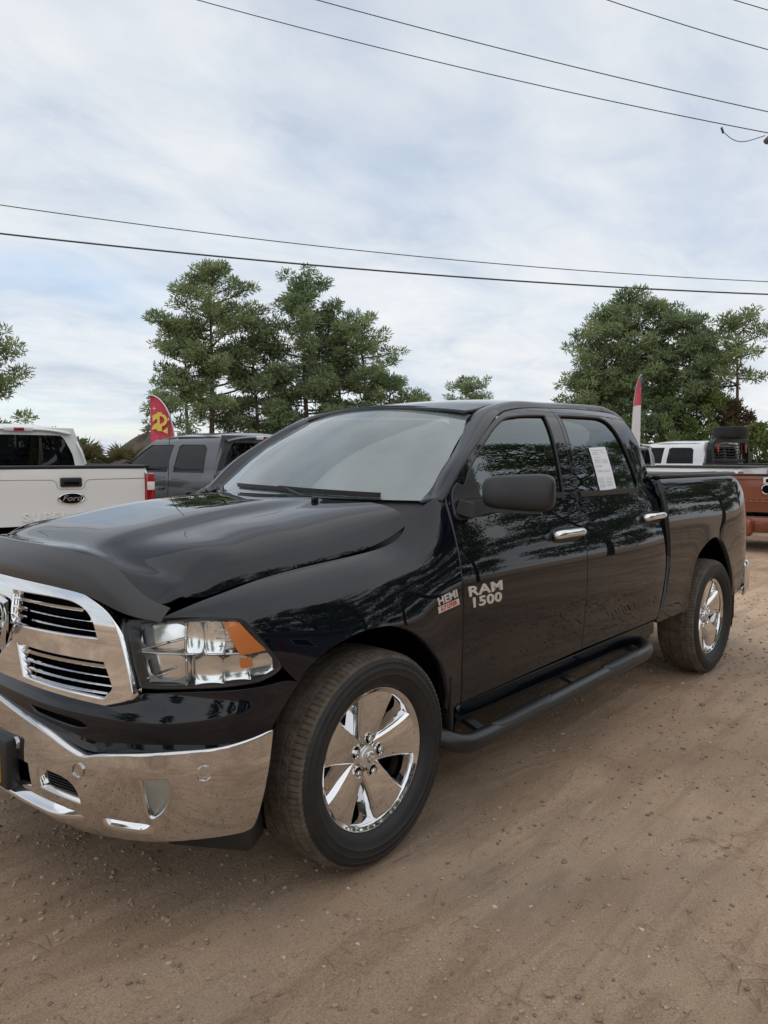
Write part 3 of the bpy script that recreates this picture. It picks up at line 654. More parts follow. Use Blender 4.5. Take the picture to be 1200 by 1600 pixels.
# headlamps
hl = loop([(.647,.486),(.80,.500),(.95,.507),(1.032,.503),(1.059,.488)], [(1.059,.488),(1.112,.420),(1.170,.343)], [(1.170,.343),(1.174,.322),(1.147,.305),(1.097,.290)], [(1.097,.290),(.975,.285),(.887,.283),(.745,.277)], [(.745,.277),(.716,.280),(.706,.30),(.647,.486)])
ctr = np.mean(np.array(hl),0)
hin = [ctr+(np.array(q)-ctr)*np.array((.975,.95)) for q in hl]
def lamp(mir):
    head = patch('headlight', MASK, hl, M['plastic'], T, holes=[hin], h=.025, t=.05, off=.004, mirror=mir)
    patch('lens', MASK, hin, M['lens'], head, h=.03, t=0, off=.010, mirror=mir)
    def cup(P_, N_, uv):
        return P_
    patch('lamp_housing', MASK, hin, M['reflector'], head, h=.03, t=0, off=-.06, mirror=mir)
    # upper and lower reflector bowls, inner half of the lamp
    def bowl(u0,u1,v0,v1,dep,m,nm):
        o = [(u0,v0),(u1,v0),(u1,v1),(u0,v1)]
        def wp(P_,N_,uv):
            a = (uv[:,0]-u0)/(u1-u0)*2-1; b = (uv[:,1]-v0)/(v1-v0)*2-1
            return P_-N_*(dep*np.sqrt(np.clip(1-.5*a*a-.5*b*b,0,1)))[:,None]
        L_ = type('B',(),{})(); base = MASK
        class BL:
            def P(s,u,v):
                u=np.atleast_1d(np.asarray(u,float)); v=np.atleast_1d(np.asarray(v,float)); p=base.P(u,v); n=base.N(u,v); return wp(p,n,np.c_[u,v])
            def N(s,u,v,e=.003):
                u=np.atleast_1d(np.asarray(u,float)); v=np.atleast_1d(np.asarray(v,float))
                n=np.cross(s.P(u+e,v)-s.P(u-e,v), s.P(u,v+e)-s.P(u,v-e)); return n/np.maximum(np.linalg.norm(n,axis=1),1e-9)[:,None]
        patch(nm, BL(), o, m, head, h=.014, t=0, off=-.012, mirror=mir)
    bowl(.672,.862,.395,.482,.075,M['lamp_grey'],'reflector_bowl')
    bowl(.70,.862,.296,.378,.07,M['lamp_grey'],'reflector_bowl')
    bowl(.866,.925,.392,.490,.022,M['reflector'],'reflector_facet'); bowl(.927,.985,.392,.490,.016,M['reflector'],'reflector_facet')
    for k_ in range(3): bowl(.900+.085*k_,.983+.085*k_,.298+.006*k_,.378,.018,M['reflector'],'reflector_facet')
    # bright dividing blades
    for (a, b) in (((.675,.388),(.905,.388)), ((.905,.388),(1.12,.384)), ((.69,.392),(.80,.425)), ((.80,.425),(.87,.44)), ((.715,.300),(.80,.325)), ((.862,.49),(.862,.39)), ((.865,.378),(.868,.300))):
        pp = [MASK.P(a[0]+(b[0]-a[0])*k, a[1]+(b[1]-a[1])*k)[0]-MASK.N(a[0]+(b[0]-a[0])*k, a[1]+(b[1]-a[1])*k)[0]*.018 for k in np.linspace(0,1,7)]
        tube('lamp_blade', pp, .004, M['reflector'], head, n=6, mirror=mir)
    for k in range(3):
        v_ = .412+.026*k; pp = [MASK.P(u,v_)[0]-MASK.N(u,v_)[0]*.022 for u in np.linspace(.97-.008*k,1.035-.012*k,4)]
        tube('lamp_rib', pp, .0022, M['reflector'], head, n=5, mirror=mir)
    patch('amber_reflector', MASK, loop([(.986,.492),(1.034,.490)], [(1.034,.490),(1.085,.43),(1.128,.388)], [(1.128,.388),(1.040,.382)], [(1.040,.382),(1.02,.42),(.986,.492)]), M['amber'], head, h=.02, t=.012, off=-.008, mirror=mir)
    patch('amber_marker', MASK, [(1.045,.335),(1.085,.337),(1.080,.368),(1.04,.366)], M['amber'], head, h=.02, t=.01, off=-.022, mirror=mir)
    q = MASK.P(.78,.44)[0]-MASK.N(.78,.44)[0]*.05
    # trim bar between grille and lamp
    pp = [MASK.P(.644+.060*k,.492-.222*k)[0]+MASK.N(.68,.40)[0]*.004 for k in np.linspace(0,1,9)]
    tube('lamp_side_trim', pp, .011, M['plastic'], head, n=6, mirror=mir)
both(lamp)
# chrome bumper
bt = [(0,.506),(.077,.500),(.352,.460),(.515,.418),(.578,.408),(.658,.424),(.880,.447),(1.036,.452),(1.151,.465),(1.226,.478)]
bum_o = loop([(-u,v) for u,v in bt[::-1]]+bt[1:], [(1.226,.478),(1.213,.42),(1.181,.28),(1.154,.185),(1.12,.165)], [(1.12,.165),(.953,.165),(.714,.150),(.539,.132),(.327,.165),(.10,.185),(0,.187),(-.10,.185),(-.327,.165),(-.539,.132),(-.714,.150),(-.953,.165),(-1.12,.165)], [(-1.12,.165),(-1.154,.185),(-1.181,.28),(-1.213,.42),(-1.226,.478)])
lo = loop([(.347,.336),(.42,.336),(.495,.329),(.540,.308),(.562,.272),(.566,.249)], [(.566,.249),(.47,.256),(.366,.263)], [(.366,.263),(.353,.295),(.347,.336)])
fogh = loop([(.794,.372),(.883,.375)], [(.883,.375),(.894,.345),(.889,.30),(.867,.262),(.837,.240),(.817,.252),(.802,.30),(.794,.372)])
cen = loop([(-.300,.335),(.300,.335)], [(.300,.335),(.308,.295),(.318,.250)], [(.318,.250),(0,.240),(-.318,.250)], [(-.318,.250),(-.308,.295),(-.300,.335)])
bp_ = patch('front_bumper', BUMPER, bum_o, M['bumper_chrome'], T, holes=[lo, mi(lo), fogh, mi(fogh), cen], h=.024, t=.05, edge=.008)
for o_ in (lo, mi(lo), cen): patch('lower_grille', BUMPER, o_, M['dark'], bp_, h=.04, t=0, off=-.045)
for s in (1,-1):
    for k in range(7):
        v_ = .262+.010*k
        tube('grille_bar', [BUMPER.P(u*s,v_)[0]-BUMPER.N(u*s,v_)[0]*.035 for u in np.linspace(.355,.552,6)], .002, M['plastic'], bp_, n=4)
for o_ in (fogh, mi(fogh)):
    fl = patch('fog_light', BUMPER, o_, M['fog_lens'], bp_, h=.02, t=0, off=-.012)
    patch('fog_reflector', BUMPER, o_, M['lamp_grey'], fl, h=.012, t=0, warp=lambda P_, N_, uv, c=np.mean(np.array(o_),0): P_-N_*(.015+.05*np.clip(1-np.hypot((uv[:,0]-c[0])/.06,(uv[:,1]-c[1])/.085),0,1))[:,None])
for u_, v_ in ((.994,.387),(.563,.366),(.212,.382)):
    for s in (1,-1):
        mt = frame_on(BUMPER,u_*s,v_,.002) @ Matrix.Rotation(R(90),4,'X')
        revolve('parking_sensor', [(.001,-.004),(.012,-.004),(.013,-.001),(.018,-.001),(.0185,-.005),(.022,-.004),(.023,.004)], M['bumper_chrome'], bp_, n=24, mtx=mt)
for a_, b_, v_, d_ in ((-.572,.572,.222,.028),(.65,.835,.205,.014),(-.835,-.65,.205,.014)):
    V, F = [], []; n_ = 26
    for i in range(n_+1):
        u = a_+(b_-a_)*i/n_; k = min(1,(n_/2-abs(i-n_/2))/(2.5 if d_ > .02 else 5)); vv = v_-(.045*max(0,abs(u)-.10) if d_ > .02 else 0)
        for dv, o_ in ((.024,-.004),(.010,d_*.8*k),(.0,d_*k),(-.010,d_*.9*k),(-.026,-.004)): V.append(BUMPER.P(u,vv+dv)[0]+BUMPER.N(u,vv+dv)[0]*o_)
    for i in range(n_):
        for j in range(4): F.append((i*5+j,i*5+j+1,(i+1)*5+j+1,(i+1)*5+j))
    link('bumper_ledge', pymesh('bumper_ledge', V, F), M['chrome'], bp_)
patch('air_dam', BUMPER, loop([(-1.10,.0),(1.10,.0)], [(1.10,.0),(1.12,.14)], [(1.12,.14),(-1.12,.14)], [(-1.12,.14),(-1.10,.0)]), M['plastic'], T, h=.06, t=.03, off=-.035)
def dam(mir):
    box('splash_shield', (-.60,-.80,.31), (.14,.30,.10), M['plastic'], T, .02, rot=Matrix.Rotation(R(32),3,'Z'), mirror=mir)
both(dam)
pl = box('plate_bracket', (-1.020,-.01,.487), (.05,.43,.180), M['plastic'], T, .014)
lp = box('license_plate', (-1.046,-.015,.492), (.006,.325,.145), M['yellow'], pl, .002)
for yy, zz, w_, h_ in ((-.166,.585,.016,.022),(-.160,.525,.020,.030),(-.130,.55,.010,.07)): box('plate_mark', (-1.0505,yy,zz-.055), (.002,w_,h_), M['plastic'], lp, 0)
# ---------------------------------------------------------------- badges
B1 = frame_on(CAB,.700,.527,.0015)
text('model_badge', 'RAM', .058, M['badge'], B1, T, extrude=.0016, offset=.0014, bevel=.0005, sx=2.15, spacing=1.06)
B2 = frame_on(CAB,.700,.477,.0015)
text('model_badge', '1500', .058, M['badge'], B2, T, extrude=.0016, offset=.0013, bevel=.0005, sx=1.95, spacing=1.06)
B3 = frame_on(FENDER,.428,.513,.0015)
hb = text('engine_badge', 'HEMI', .044, M['badge'], B3, T, extrude=.0014, offset=.0009, bevel=.0004, sx=1.38, spacing=1.04)
B4 = frame_on(FENDER,.428,.482,.0015)
bp4 = link('engine_badge', pymesh('engine_badge_plate', [B4 @ Vector(q) for q in ((-.074,-.014,.0),(.074,-.014,.0),(.074,.012,.0),(-.074,.012,.0),(-.074,-.014,.003),(.074,-.014,.003),(.074,.012,.003),(-.074,.012,.003))], [(4,5,6,7),(0,1,5,4),(1,2,6,5),(2,3,7,6),(3,0,4,7)], False), M['badge'], T)
text('badge_lettering', '5.7 LITER', .024, M['badge_red'], frame_on(FENDER,.428,.481,.0048), bp4, extrude=.0008, offset=.0008, sx=1.2)
# ---------------------------------------------------------------- door mirrors
def rounded(name, c, ax, ay, az, e, m, parent, mirror=False, fn=None, n=28):
    """super-ellipsoid shell with half-axes ax, ay, az (vectors)"""
    V, F = [], []; c = np.array(c); sp = lambda x, p: math.copysign(abs(x)**p, x)
    for i in range(n+1):
        ph = -math.pi/2+math.pi*i/n
        for j in range(2*n):
            th = math.pi*j/n
            l = (sp(math.cos(ph),e)*sp(math.cos(th),e), sp(math.cos(ph),e)*sp(math.sin(th),e), sp(math.sin(ph),e))
            if fn: l = fn(*l)
            V.append(c+np.array(ax)*l[0]+np.array(ay)*l[1]+np.array(az)*l[2])
    for i in range(n):
        for j in range(2*n): F.append((i*2*n+j, i*2*n+(j+1)%(2*n), (i+1)*2*n+(j+1)%(2*n), (i+1)*2*n+j))
    V = np.array(V)
    if mirror: V = V*[1,-1,1]
    me = pymesh(name, V, F); bm = bmesh.new(); bm.from_mesh(me); bmesh.ops.remove_doubles(bm, verts=bm.verts, dist=1e-5); bmesh.ops.recalc_face_normals(bm, faces=bm.faces); bm.to_mesh(me); bm.free()
    me.polygons.foreach_set('use_smooth', [True]*len(me.polygons))
    return link(name, me, m, parent)
def mirrors(mir):
    d = np.array((.455,-.890,0)); d /= np.linalg.norm(d); nx = np.array((-d[1]*-1,d[0]*-1,0)); nx = np.array((d[1],-d[0],0))   # nx points forward (-x)
    def shape(a,b,c_):
        # a along the arm, b forward, c up: fuller outboard, domed front
        k = 1-.16*(1-a)*.5
        return (a, b*(1-.25*max(0,c_)), c_*k-.06*(1-a)*.5*(c_<0)*-1)
    ctr_ = np.array((.722,-1.135,1.393))
    if mir: d = np.array((.97,-.24,0)); nx = np.array((-.24,-.97,0)); ctr_ = np.array((.86,-1.0,1.393))
    hd = rounded('door_mirror', ctr_, d*.152, nx*.072, np.array((0,0,.083)), .42, M['mirror_plastic'], T, mir, shape)
    pth = [CAB.P(.62,.90)[0], CAB.P(.66,.89)[0]+np.array((0,-.06,-.01)), np.array((.675,-1.04,1.335)), np.array((.72,-1.13,1.333)), np.array((.765,-1.22,1.333))]
    if mir: pth = pth[:2]+[np.array((.72,-.985,1.335)), np.array((.95,-1.02,1.335))]
    tube('mirror_arm', cr(pth,5), .03, M['mirror_plastic'], hd, sq=(.085,.060), mirror=mir)
    patch('mirror_foot', CAB, loop([(.575,.86),(.60,.96),(.64,1.0)], [(.64,1.0),(.78,.945),(.80,.90)], [(.80,.90),(.74,.845),(.60,.835),(.575,.86)]), M['mirror_plastic'], hd, h=.03, t=.02, off=.012, mirror=mir)
    q = ctr_-nx*.073
    g = [q+d*a*.125+np.array((0,0,1))*b*.062 for a,b in ((-1,-1),(1,-1),(1,1),(-1,1))]
    if mir: g = [v*[1,-1,1] for v in g]
    link('mirror_glass', pymesh('mirror_glass', g, [(0,1,2,3)], False), M['chrome'], hd)
both(mirrors)
# ---------------------------------------------------------------- side steps
def steps(mir):
    pth = [(.36,-.70,.46),(.37,-.86,.42),(.40,-.98,.378),(.47,-1.035,.350),(.58,-1.05,.345),(.90,-1.05,.352),(1.5,-1.05,.372),(2.1,-1.05,.392),(2.25,-1.045,.397),(2.36,-1.01,.405),(2.43,-.93,.42),(2.45,-.80,.45)]
    c = cr(pth,6); s = tube('side_step', c, .041, M['satin'], T, n=18, mirror=mir)
    for x0, x1 in ((.66,1.16),(1.72,2.12)):
        V, F = [], []; n = 24
        for i in range(n+1):
            k = i/n; x = x0+(x1-x0)*k; z = .352+(x-.9)*.0325; w = .046*min(1,(1-abs(2*k-1)**6))**.5+.002
            for a in np.linspace(-.75,.75,7):
                r = .045; V.append((x, -1.05+w*math.sin(a)*1.15, z+r*math.cos(a)+.002))
        for i in range(n):
            for j in range(6): F.append((i*7+j, (i+1)*7+j, (i+1)*7+j+1, i*7+j+1))
        if mir: V = [(x,-y,z) for x,y,z in V]; F = [f[::-1] for f in F]
        pd = link('step_pad', pymesh('step_pad', V, F), M['plastic'], s)
    for x in (.62,1.5,2.3):
        tube('step_bracket', [(x,-1.03,.365),(x,-.85,.42),(x,-.60,.48)], .02, M['satin'], s, sq=(.05,.02), mirror=mir)
both(steps)
box('yellow_tag', (2.62,-.90,.455), (.05,.03,.055), M['yellow'], T, .012)
# ---------------------------------------------------------------- whip antenna on the far front fender
tube('whip_antenna', [(.30,.90,1.14),(.305,.90,1.30),(.345,.90,1.95)], [.006,.0028,.0018], M['plastic'], T, n=6)
# ---------------------------------------------------------------- wheels
def tyre_mesh(Rt=.409, W=.1375, rim=.262, nth=432, name='tyre'):
    tw = [-.108,-.098,-.088,-.0765,-.0755,-.0685,-.0675,-.058,-.048,-.0395,-.0385,-.0315,-.0305,-.020,-.010]
    tw = tw+[0]+[-w for w in tw[::-1]]; k = W/.1375
    side = [(rim+.009,-.094),(rim+.0115,-.106),(.285,-.122),(.305,-.1325),(.322,-.1365),(.3235,-.1385),(.3265,-.1385),(.328,-.1372),(.345,-.1375),(.3465,-.139),(.349,-.139),(.351,-.137),(.366,-.1345),(.3675,-.1362),(.371,-.1355),(.373,-.1325),(.386,-.1265),(.396,-.1195)]
    prof = side+[(None,w) for w in tw]+[(r,-y) for r,y in side[::-1]]
    K = len(prof); V, F, mi_ = [], [], []; rnd = random.Random(3)
    for i in range(nth):
        a = 2*math.pi*i/nth; ca, sa = math.cos(a), math.sin(a)
        for j, (r, y) in enumerate(prof):
            if r is None:
                r = Rt-.004*(abs(y)/.108)**2-.006*max(0,(abs(y)-.098)/.01)
                g = 0
                if .0685 <= abs(y) <= .0755 or .0315 <= abs(y) <= .0385: g = 1
                elif abs(y) > .0755 and i % 4 == 0: g = .9
                elif .0385 < abs(y) < .0685 and (i+int(y*450)) % 8 == 0: g = .8
                elif abs(y) < .0315 and (i-int(y*500)) % 9 == 0: g = .8
                r -= .0065*g
            elif r > .384 and i % 4 == 0: r -= .004
            V.append((r*ca, y*k, r*sa))
    s0 = len(side)-2; s1 = len(side)+len(tw)+1
    for i in range(nth):
        q = (i+1) % nth
        for j in range(K-1):
            F.append((i*K+j, q*K+j, q*K+j+1, i*K+j+1)); mi_.append(1 if s0 <= j < s1 else 0)
    me = pymesh(name, V, F); bm = bmesh.new(); bm.from_mesh(me); bmesh.ops.recalc_face_normals(bm, faces=bm.faces)
    for e in bm.edges:
        if len(e.link_faces) == 2 and e.calc_face_angle(0) > R(40): e.smooth = False
    bm.to_mesh(me); bm.free(); me.polygons.foreach_set('use_smooth', [True]*len(me.polygons))
    me.materials.append(M['rubber']); me.materials.append(M['tread']); me.polygons.foreach_set('material_index', mi_)
    return me
def make_wheel():
    w = revolve('wheel', [(.264,-.088),(.270,-.097),(.2715,-.1005),(.2695,-.1025),(.266,-.1015),(.262,-.097),(.254,-.0945),(.249,-.090),(.246,-.078),(.243,-.05),(.238,-.01),(.232,.05),(.228,.10)], M['chrome'], T, n=120)
    link('tyre', tyre_mesh(), None, w)
    rs = [.040,.060,.085,.115,.15,.185,.215,.24,.2555]
    hw = [.034,.041,.045,.050,.057,.064,.072,.080,.085]
    fd = [-.054,-.058,-.064,-.070,-.076,-.0815,-.086,-.089,-.090]
    LL = []
    for r, h_, f in zip(rs, hw, fd): LL.append([(x, f+dy, r) for x, dy in ((-h_-.030,.062),(-h_-.018,.034),(-h_-.003,.004),(-h_+.001,.0005),(-h_*.5,-.002),(0,-.0028),(h_*.5,-.002),(h_-.001,.0005),(h_+.003,.004),(h_+.018,.034),(h_+.030,.062))])
    for s in range(5):
        a = R(80-72*s)
        V, F = [], []; K = 11
        for row in LL:
            for x, y, r in row:
                rr = r-.35*max(0,r-.12)*(x/.09)**2*.35
                V.append((rr*math.cos(a)+x*math.sin(a), y, rr*math.sin(a)-x*math.cos(a)))
        for i in range(len(LL)-1):
            for j in range(K-1): F.append((i*K+j, i*K+j+1, (i+1)*K+j+1, (i+1)*K+j))
        me = pymesh('spoke', V, F); bm = bmesh.new(); bm.from_mesh(me); bmesh.ops.recalc_face_normals(bm, faces=bm.faces)
        if sum(f.normal.y*f.calc_area() for f in bm.faces) > 0: bmesh.ops.reverse_faces(bm, faces=bm.faces)
        for e in bm.edges:
            if len(e.link_faces) == 2 and e.calc_face_angle(0) > R(30): e.smooth = False
        bm.to_mesh(me); bm.free(); me.polygons.foreach_set('use_smooth', [True]*len(me.polygons)); link('spoke', me, M['chrome'], w)
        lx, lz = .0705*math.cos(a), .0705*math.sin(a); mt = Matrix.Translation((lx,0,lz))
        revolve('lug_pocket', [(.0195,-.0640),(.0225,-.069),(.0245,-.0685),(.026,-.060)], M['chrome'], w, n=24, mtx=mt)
        revolve('lug_shade', [(.0005,-.0650),(.0205,-.0650)], M['dark'], w, n=20, mtx=mt)  # flat dark disc: the shade round the nut put in as colour
        revolve('lug_nut', [(.0005,-.078),(.008,-.0775),(.0115,-.074),(.0125,-.060)], M['chrome'], w, n=6, mtx=mt)
    revolve('hub', [(.0005,-.066),(.040,-.066),(.046,-.060),(.060,-.057),(.070,-.050),(.074,.0)], M['chrome'], w, n=60)
    cap = revolve('centre_cap', [(.0005,-.080),(.024,-.079),(.037,-.0765),(.0415,-.071),(.0425,-.062)], M['badge'], w, n=48)
    mt = Matrix.Translation((0,-.0785,0)) @ Matrix.Rotation(R(90),4,'X')
    e_, f_, m_ = ram_head(mt, .040, w, M['chrome']); horns(mt, .040, w, M['chrome'])
    revolve('brake_disc', [(.06,.012),(.175,.012),(.178,.03)], M['brake'], w, n=48)
    box('brake_caliper', (.10,.0,.10), (.10,.05,.13), M['brake'], w, .02, rot=Matrix.Rotation(R(45),3,'Y'))
    revolve('wheel_back', [(.0005,.06),(.236,.06)], M['dark'], w, n=32)
    va = R(192); tube('valve', [(.236*math.cos(va),-.055,.236*math.sin(va)),(.228*math.cos(va),-.088,.228*math.sin(va))], .005, M['brass'], w, n=8)
    return w
def copy_tree(o, parent):
    c = o.copy(); COL.objects.link(c); c.parent = parent
    for ch in [x for x in o.children]: copy_tree(ch, c)
    return c
wh = make_wheel(); wh.location = (0,-.865,.405)
for x, y, rz, ry in ((WB,-.865,0,-10),(0,.865,180,20),(WB,.865,180,35)):
    c = copy_tree(wh, T); c.location = (x,y,.405); c.rotation_euler = (0, R(ry), R(rz))
# ---------------------------------------------------------------- sheet of paper inside the rear door glass
pp_ = loop([(1.966,1.178),(2.168,1.186)], [(2.168,1.186),(2.190,.936)], [(2.190,.936),(1.985,.924)], [(1.985,.924),(1.966,1.178)])
pap = patch('window_sheet', CAB, pp_, M['paper'], None, h=.05, t=.0006, off=-.0055)
tag(pap, 'white printed sheet stuck on the rear door window of the black pickup', 'paper sheet')
rg = random.Random(8)
for v_, n_ in ((1.162,1),(1.148,2),(1.138,1),(1.118,1),(1.104,2),(1.096,2),(1.086,2),(1.070,1),(1.062,1),(1.042,2),(1.034,2),(.996,2),(.985,2),(.975,2),(.968,2),(.958,2),(.950,2),(.945,1)):
    for k in range(n_):
        a = 1.985+(v_-.93)*-.02+.09*k+rg.uniform(0,.01); b = a+(.075 if n_ == 2 else rg.uniform(.06,.15))
        patch('print_line', CAB, [(a,v_),(b,v_+.001),(b,v_+.0042),(a,v_+.0032)], M['ink'], pap, h=.06, t=0, off=-.0045)
# ---------------------------------------------------------------- ground
def dirt():
    m = bpy.data.materials.new('dirt_lot'); m.use_nodes = True; t = m.node_tree; b = t.nodes['Principled BSDF']; b.inputs['Roughness'].default_value = .92; b.inputs['Specular IOR Level'].default_value = .15
    co = t.nodes.new('ShaderNodeTexCoord')
    def noise(sc, det=8, ro=.6, dist=0, vec=None):
        n = t.nodes.new('ShaderNodeTexNoise'); n.inputs['Scale'].default_value = sc; n.inputs['Detail'].default_value = det; n.inputs['Roughness'].default_value = ro; n.inputs['Distortion'].default_value = dist
        t.links.new(vec or co.outputs['Object'], n.inputs[0]); return n.outputs[0]
    def ramp(f, st):
        r = t.nodes.new('ShaderNodeValToRGB'); e = r.color_ramp.elements
        while len(e) < len(st): e.new(.5)
        for el, (p, c) in zip(e, st): el.position = p; el.color = (*c, 1)
        t.links.new(f, r.inputs[0]); return r.outputs[0]
    def mix(f, a, b2, bt='MIX'):
        n = t.nodes.new('ShaderNodeMix'); n.data_type = 'RGBA'; n.blend_type = bt
        for s, v in ((n.inputs[0], f), (n.inputs[6], a), (n.inputs[7], b2)):
            if isinstance(v, (int, float)): s.default_value = v
            elif isinstance(v, tuple): s.default_value = (*v, 1)
            else: t.links.new(v, s)
        return n.outputs[2]
    base = ramp(noise(.55, 9, .62, .4), [(.30, (.46,.308,.203)), (.5, (.62,.435,.297)), (.72, (.72,.53,.372))])
    mp = t.nodes.new('ShaderNodeMapping'); t.links.new(co.outputs['Object'], mp.inputs[0]); mp.inputs['Rotation'].default_value = (0,0,R(22)); mp.inputs['Scale'].default_value = (.45,3.2,1)
    trk = noise(2.2, 7, .6, .8, mp.outputs[0])
    c = mix(ramp(trk, [(.46,(0,0,0)),(.62,(.50,.50,.50))]), base, (.38,.252,.166))
    grn = noise(150, 6, .85)
    c = mix(.85, c, ramp(grn, [(.30,(.30,.28,.26)),(.5,(1,1,1)),(.70,(1.45,1.45,1.45))]), 'MULTIPLY')
    red = ramp(noise(.9, 6, .6, .3), [(.60,(0,0,0)),(.70,(.55,.55,.55))]); c = mix(red, c, (.37,.185,.10))
    big = ramp(noise(.23, 6, .6, .6), [(.32,(.74,.72,.70)),(.5,(1,1,1)),(.66,(1.18,1.18,1.17))]); c = mix(1.0, c, big, 'MULTIPLY')
    grey = ramp(noise(.35, 8, .65), [(.54,(0,0,0)),(.66,(.5,.5,.5))]); c = mix(grey, c, (.34,.285,.235))
    pale = ramp(noise(420, 2, .5), [(.66,(0,0,0)),(.76,(.45,.45,.45))]); c = mix(pale, c, (.55,.47,.38))
    t.links.new(c, b.inputs['Base Color'])
    hgt = t.nodes.new('ShaderNodeMath'); hgt.operation = 'ADD'
    m1 = t.nodes.new('ShaderNodeMath'); m1.operation = 'MULTIPLY'; t.links.new(noise(55, 9, .80), m1.inputs[0]); m1.inputs[1].default_value = .75
    m2 = t.nodes.new('ShaderNodeMath'); m2.operation = 'MULTIPLY'; t.links.new(trk, m2.inputs[0]); m2.inputs[1].default_value = .55
    t.links.new(m1.outputs[0], hgt.inputs[0]); t.links.new(m2.outputs[0], hgt.inputs[1])
    bp = t.nodes.new('ShaderNodeBump'); bp.inputs['Strength'].default_value = .95; bp.inputs['Distance'].default_value = .035
    t.links.new(hgt.outputs[0], bp.inputs['Height']); t.links.new(bp.outputs[0], b.inputs['Normal'])
    return m
from mathutils import noise as MN
def gz(x, y):
    d = max(0, 1-math.hypot(x-1.5, y)/14)
    z = (MN.noise(Vector((x*.9, y*.9, 0)))*.010+MN.noise(Vector((x*2.7, y*2.7, 5)))*.005)*(.25+.75*d)
    for cx_ in (0, WB):
        for cy_ in (-.865, .865):
            k = math.exp(-((x-cx_)**2+(y-cy_)**2)/.25); z = z*(1-k)-.002*k
    return z-.005
ax = sorted(set([round(v,3) for v in list(np.arange(-3.5,10,.09))+[-600,-300,-150,-80,-40,-20,-12,-8,-5,12,15,20,30,45,70,110,180,300,600,900]]))
ay = sorted(set([round(v,3) for v in list(np.arange(-5.0,3.2,.09))+[-600,-300,-150,-80,-40,-20,-12,-8,5,8,12,16,22,30,45,70,110,180,300,600,900]]))
V = [(x, y, gz(x, y)) for x in ax for y in ay]; n_ = len(ay)
F = [(i*n_+j, (i+1)*n_+j, (i+1)*n_+j+1, i*n_+j+1) for i in range(len(ax)-1) for j in range(n_-1)]
GROUND = link('ground', pymesh('ground', V, F), dirt()); tag(GROUND, None, None, None, 'structure')
# loose stones, needles and twigs on the dirt
rng = random.Random(11)
def stones():
    bm = bmesh.new(); bmesh.ops.create_icosphere(bm, subdivisions=1, radius=1); bmesh.ops.remove_doubles(bm, verts=bm.verts, dist=.95); bv = [v.co.copy() for v in bm.verts]; bf = [tuple(v.index for v in f.verts) for f in bm.faces]; bm.free()
    V, F, C = [], [], []
    cl = [(rng.uniform(-2.2,7), rng.uniform(-3.2,1.5), rng.uniform(.2,.9)) for _ in range(26)]
    for i in range(30000):
        if rng.random() < .45:
            a, b_, r_ = rng.choice(cl); x, y = rng.gauss(a, r_), rng.gauss(b_, r_)
        else: x, y = -2.4+rng.random()**1.6*11, rng.uniform(-3.6, 3.0)
        s = .0020+.0088*rng.random()**3.2+(.008 if rng.random() < .006 else 0)
        if x > 3: s *= 1.35
        rz = rng.uniform(0, 6.3); ca, sa = math.cos(rz), math.sin(rz); sx_, sy_, sz_ = s*rng.uniform(.8,1.5), s*rng.uniform(.7,1.1), s*rng.uniform(.45,.8)
        z0 = gz(x, y)+sz_*.35; o = len(V); g = rng.choice([(.36,.27,.19),(.29,.205,.14),(.40,.32,.24),(.23,.165,.115),(.33,.235,.16),(.18,.14,.105)])
        if rng.random() < .02: g = (.50,.44,.36)
        for v in bv:
            j = 1+rng.uniform(-.22,.22); px_, py_ = v.x*sx_*j, v.y*sy_*j
            V.append((x+px_*ca-py_*sa, y+px_*sa+py_*ca, z0+v.z*sz_*j)); C += [*g, 1]
        F += [tuple(o+k for k in f) for f in bf]
    me = pymesh('gravel', V, F, False); at = me.color_attributes.new('stone_colour', 'FLOAT_COLOR', 'POINT'); at.data.foreach_set('color', C)
    m = mat('stone', (.3,.25,.2), .85); nd = m.node_tree.nodes.new('ShaderNodeVertexColor'); nd.layer_name = 'stone_colour'; m.node_tree.links.new(nd.outputs[0], m.node_tree.nodes['Principled BSDF'].inputs['Base Color'])
    tag(link('gravel', me, m), 'loose pebbles scattered over the dirt lot', 'gravel', None, 'stuff')
stones()
def needles():
    V, F = [], []
    spots = [(-1.98,-1.05,.16,260),(-1.9,-1.2,.10,120),(1.05,-1.95,.10,26),(1.25,-2.25,.09,40),(2.1,-2.35,.14,34),(-.95,-1.5,.12,40),(.3,-2.25,.10,30),(5.0,-1.4,.5,60),(5.8,-1.0,.6,80),(2.2,-1.6,.6,40),(-1.4,-.8,.5,60),(1.0,-1.5,1.0,130),(-.3,-1.9,.8,110)]
    for a, b_, r_, n in spots:
        for _ in range(n):
            x, y = rng.gauss(a, r_), rng.gauss(b_, r_); an = rng.uniform(0,6.3); l = rng.uniform(.03,.11); w = rng.uniform(.0006,.0013); z = gz(x,y)+.002+rng.random()*.006
            dx, dy = math.cos(an)*l*.5, math.sin(an)*l*.5; nx_, ny_ = -math.sin(an)*w, math.cos(an)*w; o = len(V); h_ = rng.uniform(.002,.008)
            V += [(x-dx-nx_,y-dy-ny_,z),(x-dx+nx_,y-dy+ny_,z),(x+nx_*1.2,y+ny_*1.2,z+h_),(x-nx_*1.2,y-ny_*1.2,z+h_),(x+dx+nx_,y+dy+ny_,z),(x+dx-nx_,y+dy-ny_,z)]
            F += [(o,o+1,o+2,o+3),(o+3,o+2,o+4,o+5)]
    tag(link('pine_needles', pymesh('pine_needles', V, F), mat('dry_needle', (.16,.07,.03), .8, var=(3,(.27,.17,.09),.4,.6))), 'dry pine needles and bits of straw lying on the dirt', 'pine needles', None, 'stuff')
needles()
